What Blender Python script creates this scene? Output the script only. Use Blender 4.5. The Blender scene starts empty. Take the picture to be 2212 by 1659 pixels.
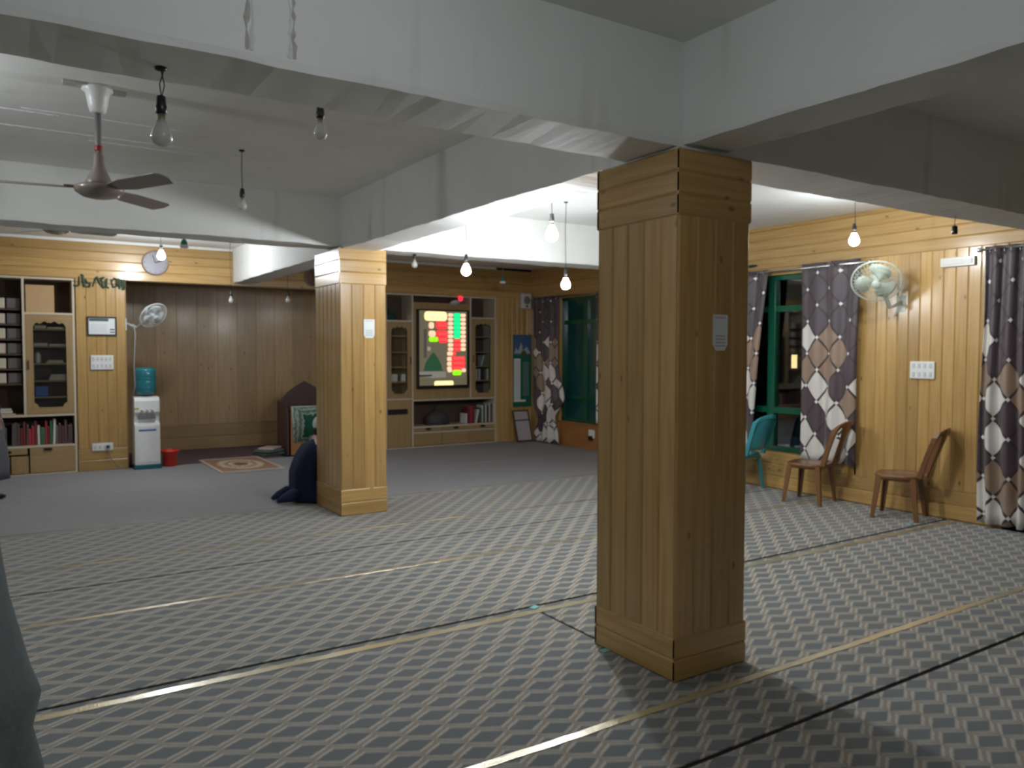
import bpy, bmesh, math, random
from mathutils import Vector, Matrix
random.seed(7)
PI = math.pi
C = bpy.context.scene.collection
scene = bpy.context.scene

# ---------------------------------------------------------------- camera, world, exposure
F_PX, YAW, PITCH, ROLL, CAM_H = 1696.5, math.radians(57.24), math.radians(-2.378), math.radians(-0.09), 1.57
cam_d = bpy.data.cameras.new('camera'); cam = bpy.data.objects.new('camera', cam_d); C.objects.link(cam)
cam_d.sensor_width = 36.0; cam_d.lens = F_PX / 2212 * 36.0; cam_d.clip_start = 0.02; cam_d.clip_end = 200
Fl = Vector((math.cos(YAW), math.sin(YAW), 0)); Rt = Vector((math.sin(YAW), -math.cos(YAW), 0)); Zv = Vector((0, 0, 1))
fw = Fl*math.cos(PITCH) + Zv*math.sin(PITCH); dn = -Zv*math.cos(PITCH) + Fl*math.sin(PITCH)
rr = Rt*math.cos(ROLL) + dn*math.sin(ROLL); dd = -Rt*math.sin(ROLL) + dn*math.cos(ROLL)
M = Matrix((( rr.x, -dd.x, -fw.x, 0), (rr.y, -dd.y, -fw.y, 0), (rr.z, -dd.z, -fw.z, CAM_H), (0, 0, 0, 1)))
cam.matrix_world = M
cam_d.dof.use_dof = True; cam_d.dof.focus_distance = 0.5; cam_d.dof.aperture_fstop = 22.0
scene.camera = cam
w = bpy.data.worlds.new('night'); scene.world = w; w.use_nodes = True
w.node_tree.nodes['Background'].inputs[0].default_value = (0.012, 0.016, 0.03, 1)
w.node_tree.nodes['Background'].inputs[1].default_value = 0.35
vs = scene.view_settings
vs.view_transform = 'Standard'; vs.look = 'None'; vs.exposure = 0.12; vs.gamma = 1.0; vs.use_curve_mapping = False
try:
    scene.cycles.use_denoising = True
    scene.cycles.adaptive_threshold = 0.02; scene.cycles.max_bounces = 7; scene.cycles.diffuse_bounces = 4; scene.cycles.glossy_bounces = 4
    scene.cycles.transmission_bounces = 6; scene.cycles.transparent_max_bounces = 8
    scene.cycles.sample_clamp_indirect = 6.0; scene.cycles.caustics_reflective = False; scene.cycles.caustics_refractive = False
except Exception:
    pass
LAMP = 790.0        # radiance of a lit bulb
# lit bulbs: position of the bulb centre, height it hangs from, relative power
LIT = [((3.255, 4.543, 2.39), 3.0, 1.35, 'lit bulb on a cord, highest of the three bright bulbs between the two pillars'),
       ((3.574, 6.337, 2.31), 3.0, 0.28, 'lit bulb hanging in front of the display board, just right of the far pillar'),
       ((4.53, 6.09, 2.21), 3.0, 0.42, 'lit bulb hanging before the green window, nearest to the near pillar'),
       ((6.31, 4.233, 2.55), 3.0, 0.36, 'lit bulb hanging on a long cord above the wall fan and patterned curtain'),
       ((1.565, 10.10, 2.69), 3.0, 0.82, 'lit bulb hanging in front of the round clock at the left'),
       ((-0.75, 4.75, 2.70), 3.0, 0.34, 'lit bulb out of the picture at the left of the near ceiling fan'),  # added unseen fill bulb, brightens the left bay ceiling and far beam face
       ((0.85, 1.20, 2.80), 3.0, 0.21, 'lit bulb out of the picture over the near part of the carpet')]

# ---------------------------------------------------------------- materials
def newmat(name):
    m = bpy.data.materials.new(name); m.use_nodes = True
    nt = m.node_tree; return m, nt, nt.nodes, nt.links, nt.nodes['Principled BSDF']
def srgb(r, g, b):
    f = lambda c: (c/255/12.92) if c/255 <= 0.04045 else ((c/255+0.055)/1.055)**2.4
    return (f(r), f(g), f(b), 1)
def plain(name, col, rough=0.5, metal=0.0, coat=0.0, noise=0.08, nscale=12.0, bump=0.0, **kw):
    m, nt, N, L, B = newmat(name)
    tc = N.new('ShaderNodeTexCoord'); no = N.new('ShaderNodeTexNoise'); no.inputs['Scale'].default_value = nscale; no.inputs['Detail'].default_value = 4
    L.new(tc.outputs['Object'], no.inputs['Vector'])
    mx = N.new('ShaderNodeMix'); mx.data_type = 'RGBA'
    c = col; mx.inputs[6].default_value = (c[0]*(1-noise), c[1]*(1-noise), c[2]*(1-noise), 1); mx.inputs[7].default_value = (min(1, c[0]*(1+noise)), min(1, c[1]*(1+noise)), min(1, c[2]*(1+noise)), 1)
    L.new(no.outputs[0], mx.inputs[0]); L.new(mx.outputs[2], B.inputs['Base Color'])
    B.inputs['Roughness'].default_value = rough; B.inputs['Metallic'].default_value = metal
    if coat: B.inputs['Coat Weight'].default_value = coat; B.inputs['Coat Roughness'].default_value = 0.12
    for k, v in kw.items(): B.inputs[k.replace('_', ' ')].default_value = v
    if bump:
        bp = N.new('ShaderNodeBump'); bp.inputs['Strength'].default_value = bump; bp.inputs['Distance'].default_value = 0.01
        L.new(no.outputs[0], bp.inputs['Height']); L.new(bp.outputs[0], B.inputs['Normal'])
    return m
def emis(name, col, strength):
    m, nt, N, L, B = newmat(name)
    B.inputs['Base Color'].default_value = (col[0]*0.5, col[1]*0.5, col[2]*0.5, 1)
    B.inputs['Emission Color'].default_value = (col[0], col[1], col[2], 1); B.inputs['Emission Strength'].default_value = strength
    return m
def wood(name, base, dark, knot, rough=0.28, coat=0.5, grain=34.0, knots=True, tintamt=0.22):
    """boards read from the UV map: u runs across a board, v along it, both in metres; attribute 'tint' varies per board"""
    m, nt, N, L, B = newmat(name)
    uv = N.new('ShaderNodeUVMap'); uv.uv_map = 'UVMap'
    mp = N.new('ShaderNodeMapping'); mp.inputs['Scale'].default_value = (grain, 1.6, 1); L.new(uv.outputs[0], mp.inputs[0])
    n1 = N.new('ShaderNodeTexNoise'); n1.inputs['Scale'].default_value = 1.0; n1.inputs['Detail'].default_value = 5; n1.inputs['Distortion'].default_value = 0.6; L.new(mp.outputs[0], n1.inputs['Vector'])
    mx = N.new('ShaderNodeMix'); mx.data_type = 'RGBA'; mx.inputs[6].default_value = dark; mx.inputs[7].default_value = base
    cr = N.new('ShaderNodeMapRange'); cr.inputs[1].default_value = 0.3; cr.inputs[2].default_value = 0.62; L.new(n1.outputs[0], cr.inputs[0]); L.new(cr.outputs[0], mx.inputs[0])
    last = mx.outputs[2]
    if knots:
        mk = N.new('ShaderNodeMapping'); mk.inputs['Scale'].default_value = (9.0, 4.6, 1); L.new(uv.outputs[0], mk.inputs[0])
        vo = N.new('ShaderNodeTexVoronoi'); vo.inputs['Scale'].default_value = 1.0; vo.inputs['Randomness'].default_value = 1.0; L.new(mk.outputs[0], vo.inputs['Vector'])
        r1 = N.new('ShaderNodeMapRange'); r1.inputs[1].default_value = 0.05; r1.inputs[2].default_value = 0.13; r1.inputs[3].default_value = 1; r1.inputs[4].default_value = 0; L.new(vo.outputs['Distance'], r1.inputs[0])
        # only some cells own a knot
        sp = N.new('ShaderNodeSeparateColor'); L.new(vo.outputs['Color'], sp.inputs[0])
        gt = N.new('ShaderNodeMath'); gt.operation = 'GREATER_THAN'; gt.inputs[1].default_value = 0.40; L.new(sp.outputs[0], gt.inputs[0])
        ml = N.new('ShaderNodeMath'); ml.operation = 'MULTIPLY'; L.new(r1.outputs[0], ml.inputs[0]); L.new(gt.outputs[0], ml.inputs[1])
        m2 = N.new('ShaderNodeMath'); m2.operation = 'MULTIPLY'; m2.inputs[1].default_value = 0.75; L.new(ml.outputs[0], m2.inputs[0])
        mk2 = N.new('ShaderNodeMix'); mk2.data_type = 'RGBA'; mk2.inputs[7].default_value = knot
        L.new(m2.outputs[0], mk2.inputs[0]); L.new(last, mk2.inputs[6]); last = mk2.outputs[2]
    at = N.new('ShaderNodeAttribute'); at.attribute_name = 'tint'
    mr = N.new('ShaderNodeMapRange'); mr.inputs[1].default_value = 0; mr.inputs[2].default_value = 1; mr.inputs[3].default_value = 1-tintamt; mr.inputs[4].default_value = 1+tintamt*0.6
    L.new(at.outputs['Fac'], mr.inputs[0])
    sc = N.new('ShaderNodeVectorMath'); sc.operation = 'SCALE'; L.new(last, sc.inputs[0]); L.new(mr.outputs[0], sc.inputs['Scale'])
    L.new(sc.outputs[0], B.inputs['Base Color'])
    bp = N.new('ShaderNodeBump'); bp.inputs['Strength'].default_value = 0.10; bp.inputs['Distance'].default_value = 0.004; L.new(n1.outputs[0], bp.inputs['Height']); L.new(bp.outputs[0], B.inputs['Normal'])
    B.inputs['Roughness'].default_value = rough; B.inputs['Coat Weight'].default_value = coat; B.inputs['Coat Roughness'].default_value = 0.16
    return m
MT = {}
MT['pine'] = wood('varnished pine boards', (0.53, 0.335, 0.120, 1), (0.43, 0.25, 0.078, 1), (0.12, 0.045, 0.015, 1))
MT['pine_dark'] = wood('stained brown boards', (0.42, 0.285, 0.145, 1), (0.35, 0.23, 0.11, 1), (0.07, 0.035, 0.015, 1), rough=0.3, coat=0.45)
MT['ply'] = wood('oak laminate', (0.40, 0.27, 0.125, 1), (0.33, 0.21, 0.09, 1), (0.2, 0.1, 0.04, 1), rough=0.45, coat=0.1, knots=False, grain=50, tintamt=0.1)
MT['orange_wood'] = wood('orange stained board', (0.42, 0.185, 0.060, 1), (0.33, 0.135, 0.042, 1), (0.15, 0.05, 0.02, 1), rough=0.35, coat=0.3, knots=False)
MT['lam_edge'] = plain('pale cabinet edging', (0.62, 0.53, 0.40, 1), 0.5)
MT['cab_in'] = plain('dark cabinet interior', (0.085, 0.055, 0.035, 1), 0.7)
MT['maroon'] = plain('dark maroon painted wood', (0.060, 0.024, 0.026, 1), 0.45, coat=0.2)
MT['plastic_w'] = plain('white plastic', (0.80, 0.81, 0.80, 1), 0.35)
MT['plastic_w2'] = plain('off white plastic', (0.62, 0.62, 0.60, 1), 0.4)
MT['black'] = plain('black plastic', (0.012, 0.012, 0.014, 1), 0.35)
MT['cord'] = plain('dark cord', (0.02, 0.02, 0.022, 1), 0.5)
MT['cord_grey'] = plain('grey cord', (0.30, 0.29, 0.27, 1), 0.6)
MT['steel'] = plain('brushed steel', (0.62, 0.63, 0.64, 1), 0.25, metal=1.0)
MT['brown_metal'] = plain('brown painted metal', (0.24, 0.195, 0.165, 1), 0.32, coat=0.4)
MT['grey_metal'] = plain('grey painted rod', (0.20, 0.205, 0.20, 1), 0.45)
MT['red'] = plain('red plastic', (0.62, 0.035, 0.018, 1), 0.35)
MT['red_tape'] = plain('red tape', (0.32, 0.02, 0.02, 1), 0.4)
MT['teal'] = plain('teal plastic', (0.035, 0.30, 0.36, 1), 0.30, coat=0.3)
MT['dteal'] = plain('dark teal plastic', (0.01, 0.11, 0.14, 1), 0.30)
MT['chair_brown'] = plain('brown moulded plastic', (0.185, 0.082, 0.030, 1), 0.30, coat=0.35)
MT['green_paint'] = plain('green gloss paint', (0.008, 0.095, 0.050, 1), 0.25, coat=0.3)
MT['green_shade'] = plain('green lamp base', (0.02, 0.22, 0.16, 1), 0.4)
MT['blue'] = plain('blue plastic', (0.03, 0.13, 0.45, 1), 0.4)
MT['cardboard'] = plain('cardboard', (0.50, 0.33, 0.17, 1), 0.85)
MT['paper'] = plain('white paper', (0.78, 0.80, 0.80, 1), 0.7, noise=0.03)
MT['paper_grey'] = plain('grey printed paper', (0.42, 0.45, 0.46, 1), 0.7)
MT['navy'] = plain('navy cloth', (0.006, 0.011, 0.045, 1), 0.9, nscale=40, noise=0.25, bump=0.3)
MT['skin'] = plain('skin', (0.40, 0.23, 0.15, 1), 0.5, Subsurface_Weight=0.1)
MT['hair'] = plain('black hair', (0.01, 0.008, 0.007, 1), 0.6, nscale=60)
MT['kurta'] = plain('grey green cloth', (0.12, 0.145, 0.145, 1), 0.9, nscale=30, noise=0.2, bump=0.3)
MT['kurta2'] = plain('grey cloth', (0.10, 0.10, 0.12, 1), 0.9, nscale=30, noise=0.2, bump=0.3)
MT['cap'] = plain('white knitted cap', (0.65, 0.66, 0.62, 1), 0.9)
MT['grey_book'] = plain('grey bound volume', (0.125, 0.115, 0.11, 1), 0.7)
MT['cream_book'] = plain('cream page edges', (0.62, 0.55, 0.42, 1), 0.8)
MT['pink_book'] = plain('pink page edges', (0.55, 0.36, 0.36, 1), 0.8)
MT['fan_green'] = plain('pale green translucent plastic', (0.62, 0.70, 0.60, 1), 0.3, Alpha=0.78)
MT['fan_white'] = plain('pale grey fan plastic', (0.58, 0.60, 0.60, 1), 0.35)
MT['calli'] = plain('dark green foil lettering', (0.055, 0.075, 0.045, 1), 0.5, noise=0.4, nscale=50)
MT['tape_teal'] = plain('pale teal tape', (0.25, 0.62, 0.60, 1), 0.3)
MT['ink'] = plain('black ink', (0.02, 0.02, 0.02, 1), 0.6)
BOOK = [plain('book cover %s' % n, c, 0.6) for n, c in (('maroon', (0.17, 0.02, 0.025, 1)), ('red', (0.36, 0.03, 0.04, 1)), ('grey', (0.10, 0.09, 0.09, 1)), ('brown', (0.11, 0.06, 0.045, 1)), ('white', (0.60, 0.60, 0.56, 1)), ('green', (0.05, 0.14, 0.07, 1)), ('plum', (0.10, 0.04, 0.05, 1)))]

def m_plaster(name, base, streak=0.16):
    m, nt, N, L, B = newmat(name)
    tc = N.new('ShaderNodeTexCoord')
    n1 = N.new('ShaderNodeTexNoise'); n1.inputs['Scale'].default_value = 0.9; n1.inputs['Detail'].default_value = 5; n1.inputs['Roughness'].default_value = 0.6; L.new(tc.outputs['Object'], n1.inputs['Vector'])
    mp = N.new('ShaderNodeMapping'); mp.inputs['Scale'].default_value = (5, 5, 0.5); L.new(tc.outputs['Object'], mp.inputs[0])
    n2 = N.new('ShaderNodeTexNoise'); n2.inputs['Scale'].default_value = 1.0; n2.inputs['Detail'].default_value = 3; L.new(mp.outputs[0], n2.inputs['Vector'])
    n3 = N.new('ShaderNodeTexNoise'); n3.inputs['Scale'].default_value = 30; n3.inputs['Detail'].default_value = 8; n3.inputs['Roughness'].default_value = 0.7; L.new(tc.outputs['Object'], n3.inputs['Vector'])
    r = N.new('ShaderNodeMapRange'); r.inputs[1].default_value = 0.35; r.inputs[2].default_value = 0.7; L.new(n1.outputs[0], r.inputs[0])
    r2 = N.new('ShaderNodeMapRange'); r2.inputs[1].default_value = 0.62; r2.inputs[2].default_value = 0.80; L.new(n2.outputs[0], r2.inputs[0])
    mx = N.new('ShaderNodeMix'); mx.data_type = 'RGBA'; b = base
    mx.inputs[6].default_value = b; mx.inputs[7].default_value = (b[0]*0.90, b[1]*0.90, b[2]*0.88, 1); L.new(r.outputs[0], mx.inputs[0])
    mx2 = N.new('ShaderNodeMix'); mx2.data_type = 'RGBA'; mx2.inputs[7].default_value = (b[0]*0.45, b[1]*0.44, b[2]*0.38, 1)
    ml = N.new('ShaderNodeMath'); ml.operation = 'MULTIPLY'; ml.inputs[1].default_value = streak*2.2; L.new(r2.outputs[0], ml.inputs[0])
    L.new(ml.outputs[0], mx2.inputs[0]); L.new(mx.outputs[2], mx2.inputs[6])
    L.new(mx2.outputs[2], B.inputs['Base Color']); B.inputs['Roughness'].default_value = 0.75
    bp = N.new('ShaderNodeBump'); bp.inputs['Strength'].default_value = 0.25; bp.inputs['Distance'].default_value = 0.006
    ad = N.new('ShaderNodeMath'); ad.operation = 'ADD'; L.new(n3.outputs[0], ad.inputs[0]); L.new(n1.outputs[0], ad.inputs[1]); L.new(ad.outputs[0], bp.inputs['Height']); L.new(bp.outputs[0], B.inputs['Normal'])
    return m
MT['plaster'] = m_plaster('whitewashed concrete', (0.86, 0.87, 0.85, 1))
MT['ceiling'] = m_plaster('whitewashed ceiling slab', (0.85, 0.86, 0.84, 1), 0.08)
MT['scar'] = plain('bare mortar scar', (0.50, 0.49, 0.45, 1), 0.9, nscale=60, noise=0.3, bump=0.6)
MT['scar_w'] = plain('thick whitewash ridge', (0.72, 0.74, 0.74, 1), 0.8, nscale=60, noise=0.2, bump=0.6)

def m_carpet():
    """rhombus lattice, 0.1875 m period in both directions, in object space"""
    m, nt, N, L, B = newmat('grey lattice carpet')
    tc = N.new('ShaderNodeTexCoord')
    wn = N.new('ShaderNodeTexNoise'); wn.inputs['Scale'].default_value = 55; wn.inputs['Detail'].default_value = 2; L.new(tc.outputs['Object'], wn.inputs['Vector'])
    sb = N.new('ShaderNodeVectorMath'); sb.operation = 'SUBTRACT'; sb.inputs[1].default_value = (0.5, 0.5, 0.5); L.new(wn.outputs['Color'], sb.inputs[0])
    ss = N.new('ShaderNodeVectorMath'); ss.operation = 'SCALE'; ss.inputs['Scale'].default_value = 0.010; L.new(sb.outputs[0], ss.inputs[0])
    av = N.new('ShaderNodeVectorMath'); av.operation = 'ADD'; L.new(tc.outputs['Object'], av.inputs[0]); L.new(ss.outputs[0], av.inputs[1])
    sx = N.new('ShaderNodeSeparateXYZ'); L.new(av.outputs[0], sx.inputs[0])
    def mth(op, a, b=None, c=None):
        n = N.new('ShaderNodeMath'); n.operation = op
        for i, v in enumerate((a, b, c)):
            if v is None: continue
            if isinstance(v, (int, float)): n.inputs[i].default_value = v
            else: L.new(v, n.inputs[i])
        return n.outputs[0]
    P_ = 0.1870
    U = mth('SUBTRACT', sx.outputs[0], 1.981 % P_); V = mth('SUBTRACT', sx.outputs[1], 3.2415 % P_)
    a = mth('DIVIDE', mth('ADD', U, V), P_); b = mth('DIVIDE', mth('SUBTRACT', U, V), P_)
    fa = mth('SUBTRACT', mth('FRACT', mth('ADD', a, 50.5)), 0.5); fb = mth('SUBTRACT', mth('FRACT', mth('ADD', b, 50.5)), 0.5)
    du = mth('ABSOLUTE', mth('MULTIPLY', mth('ADD', fa, fb), P_/2)); dv = mth('ABSOLUTE', mth('MULTIPLY', mth('SUBTRACT', fa, fb), P_/2))
    d = mth('ADD', mth('DIVIDE', du, 0.084), mth('DIVIDE', dv, 0.046))
    cr = N.new('ShaderNodeValToRGB'); e = cr.color_ramp.elements; cr.color_ramp.interpolation = 'LINEAR'
    D_, Lt, Br = (0.125, 0.140, 0.144, 1), (0.44, 0.40, 0.345, 1), (0.27, 0.235, 0.19, 1)
    e[0].position = 0.0; e[0].color = D_; e[1].position = 0.94/2.2; e[1].color = D_
    for p, c in ((1.06/2.2, (0.30, 0.29, 0.26, 1)), (1.16/2.2, Lt), (1.32/2.2, Lt), (1.46/2.2, Br), (1.75/2.2, Br)):
        x = e.new(p); x.color = c
    L.new(mth('DIVIDE', d, 2.2), cr.inputs[0])
    cr2 = N.new('ShaderNodeValToRGB'); e2 = cr2.color_ramp.elements; e2[0].position = 0.0; e2[0].color = D_; e2[1].position = 0.96/2.2; e2[1].color = D_
    for p, c in ((1.10/2.2, (0.27, 0.26, 0.235, 1)), (1.4/2.2, (0.33, 0.31, 0.27, 1)), (1.6/2.2, (0.27, 0.25, 0.215, 1))): x = e2.new(p); x.color = c
    L.new(mth('DIVIDE', d, 2.2), cr2.inputs[0])
    sg = mth('LESS_THAN', mth('MULTIPLY', mth('ADD', fa, fb), mth('SUBTRACT', fa, fb)), 0.0)
    mxp = N.new('ShaderNodeMix'); mxp.data_type = 'RGBA'; L.new(sg, mxp.inputs[0]); L.new(cr2.outputs[0], mxp.inputs[6]); L.new(cr.outputs[0], mxp.inputs[7])
    n2 = N.new('ShaderNodeTexNoise'); n2.inputs['Scale'].default_value = 260; n2.inputs['Detail'].default_value = 2; L.new(tc.outputs['Object'], n2.inputs['Vector'])
    mr = N.new('ShaderNodeMapRange'); mr.inputs[3].default_value = 0.82; mr.inputs[4].default_value = 1.18; L.new(n2.outputs[0], mr.inputs[0])
    sc = N.new('ShaderNodeVectorMath'); sc.operation = 'SCALE'; L.new(mxp.outputs[2], sc.inputs[0]); L.new(mr.outputs[0], sc.inputs['Scale'])
    L.new(sc.outputs[0], B.inputs['Base Color']); B.inputs['Roughness'].default_value = 0.95; B.inputs['Specular IOR Level'].default_value = 0.15
    B.inputs['Sheen Weight'].default_value = 0.35; B.inputs['Sheen Roughness'].default_value = 0.5
    bp = N.new('ShaderNodeBump'); bp.inputs['Strength'].default_value = 0.3; bp.inputs['Distance'].default_value = 0.004; L.new(n2.outputs[0], bp.inputs['Height']); L.new(bp.outputs[0], B.inputs['Normal'])
    return m
MT['carpet'] = m_carpet()
MT['carpet_plain'] = plain('plain grey carpet', (0.30, 0.295, 0.305, 1), 0.95, noise=0.2, nscale=70, bump=0.3)
MT['subfloor'] = plain('dark concrete floor', (0.016, 0.018, 0.018, 1), 0.9)
def m_tape():
    m, nt, N, L, B = newmat('glossy yellow floor tape')
    B.inputs['Metallic'].default_value = 0.4; B.inputs['Base Color'].default_value = (0.66, 0.585, 0.38, 1); B.inputs['Roughness'].default_value = 0.17; B.inputs['Coat Weight'].default_value = 1.0; B.inputs['Coat Roughness'].default_value = 0.2
    B.inputs['Specular IOR Level'].default_value = 0.8
    tc = N.new('ShaderNodeTexCoord'); n = N.new('ShaderNodeTexNoise'); n.inputs['Scale'].default_value = 95; n.inputs['Detail'].default_value = 3; L.new(tc.outputs['Object'], n.inputs['Vector'])
    bp = N.new('ShaderNodeBump'); bp.inputs['Strength'].default_value = 0.55; bp.inputs['Distance'].default_value = 0.004; L.new(n.outputs[0], bp.inputs['Height']); L.new(bp.outputs[0], B.inputs['Normal'])
    return m
MT['tape'] = m_tape()

def m_curtain():
    m, nt, N, L, B = newmat('diamond curtain cloth')
    uv = N.new('ShaderNodeUVMap'); uv.uv_map = 'UVMap'; sx = N.new('ShaderNodeSeparateXYZ'); L.new(uv.outputs[0], sx.inputs[0])
    def mth(op, a, b=None):
        n = N.new('ShaderNodeMath'); n.operation = op
        for i, v in enumerate((a, b)):
            if v is None: continue
            if isinstance(v, (int, float)): n.inputs[i].default_value = v
            else: L.new(v, n.inputs[i])
        return n.outputs[0]
    s = mth('DIVIDE', sx.outputs[0], 0.285); t = mth('DIVIDE', sx.outputs[1], 0.345)
    a = mth('ADD', s, t); b = mth('SUBTRACT', s, t); a = mth('ADD', a, 60.0); b = mth('ADD', b, 60.0)
    fa = mth('FRACT', a); fb = mth('FRACT', b)
    da = mth('MINIMUM', fa, mth('SUBTRACT', 1.0, fa)); db = mth('MINIMUM', fb, mth('SUBTRACT', 1.0, fb))
    line = mth('LESS_THAN', mth('MINIMUM', da, db), 0.050)
    dot = mth('LESS_THAN', mth('MAXIMUM', da, db), 0.062)
    cb = N.new('ShaderNodeCombineXYZ'); L.new(mth('FLOOR', a), cb.inputs[0]); L.new(mth('FLOOR', b), cb.inputs[1])
    wn = N.new('ShaderNodeTexWhiteNoise'); wn.noise_dimensions = '2D'; L.new(cb.outputs[0], wn.inputs['Vector'])
    cr = N.new('ShaderNodeValToRGB'); cr.color_ramp.interpolation = 'CONSTANT'; e = cr.color_ramp.elements
    e[0].position = 0; e[0].color = (0.72, 0.68, 0.63, 1); e[1].position = 0.52; e[1].color = (0.30, 0.205, 0.145, 1)
    x = e.new(0.72); x.color = (0.075, 0.05, 0.06, 1)
    L.new(wn.outputs[0], cr.inputs[0])
    # upper part of the print is all dark plum grey
    row = mth('MULTIPLY', mth('SUBTRACT', mth('FLOOR', a), mth('FLOOR', b)), 0.345/2)
    up = mth('GREATER_THAN', row, 1.76)
    m1 = N.new('ShaderNodeMix'); m1.data_type = 'RGBA'; L.new(up, m1.inputs[0]); L.new(cr.outputs[0], m1.inputs[6]); m1.inputs[7].default_value = (0.082, 0.063, 0.074, 1)
    m2 = N.new('ShaderNodeMix'); m2.data_type = 'RGBA'; L.new(line, m2.inputs[0]); L.new(m1.outputs[2], m2.inputs[6]); m2.inputs[7].default_value = (0.045, 0.028, 0.030, 1)
    m3 = N.new('ShaderNodeMix'); m3.data_type = 'RGBA'; L.new(dot, m3.inputs[0]); L.new(m2.outputs[2], m3.inputs[6]); m3.inputs[7].default_value = (0.85, 0.82, 0.80, 1)
    L.new(m3.outputs[2], B.inputs['Base Color']); B.inputs['Roughness'].default_value = 0.5; B.inputs['Sheen Weight'].default_value = 0.3
    return m
MT['curtain'] = m_curtain()
def m_glass(name, tint, rough=0.0):
    m, nt, N, L, B = newmat(name)
    N.remove(B); out = [n for n in N if n.type == 'OUTPUT_MATERIAL'][0]
    g = N.new('ShaderNodeBsdfGlossy'); g.inputs['Roughness'].default_value = 0.03 + rough; g.inputs['Color'].default_value = (1, 1, 1, 1)
    t = N.new('ShaderNodeBsdfTransparent'); t.inputs['Color'].default_value = tint
    fr = N.new('ShaderNodeFresnel'); fr.inputs['IOR'].default_value = 1.5
    mx = N.new('ShaderNodeMixShader'); L.new(fr.outputs[0], mx.inputs[0]); L.new(t.outputs[0], mx.inputs[1]); L.new(g.outputs[0], mx.inputs[2]); L.new(mx.outputs[0], out.inputs[0])
    return m
MT['glass'] = m_glass('clear pane', (0.97, 0.98, 0.97, 1)); MT['glass_green'] = m_glass('green tinted pane', (0.30, 0.62, 0.58, 1), 0.05)
MT['film'] = plain('teal film on glass', (0.012, 0.075, 0.070, 1), 0.14, coat=0.8)
MT['bottle'] = plain('blue green water bottle plastic', (0.02, 0.20, 0.25, 1), 0.12, coat=0.6, Alpha=0.82)
MT['bulb_off'] = plain('unlit milky bulb', (0.60, 0.60, 0.56, 1), 0.08, coat=1.0, Alpha=0.62)
MT['bulb_cap'] = plain('dull bulb cap', (0.30, 0.27, 0.19, 1), 0.4, metal=0.6)

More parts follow.
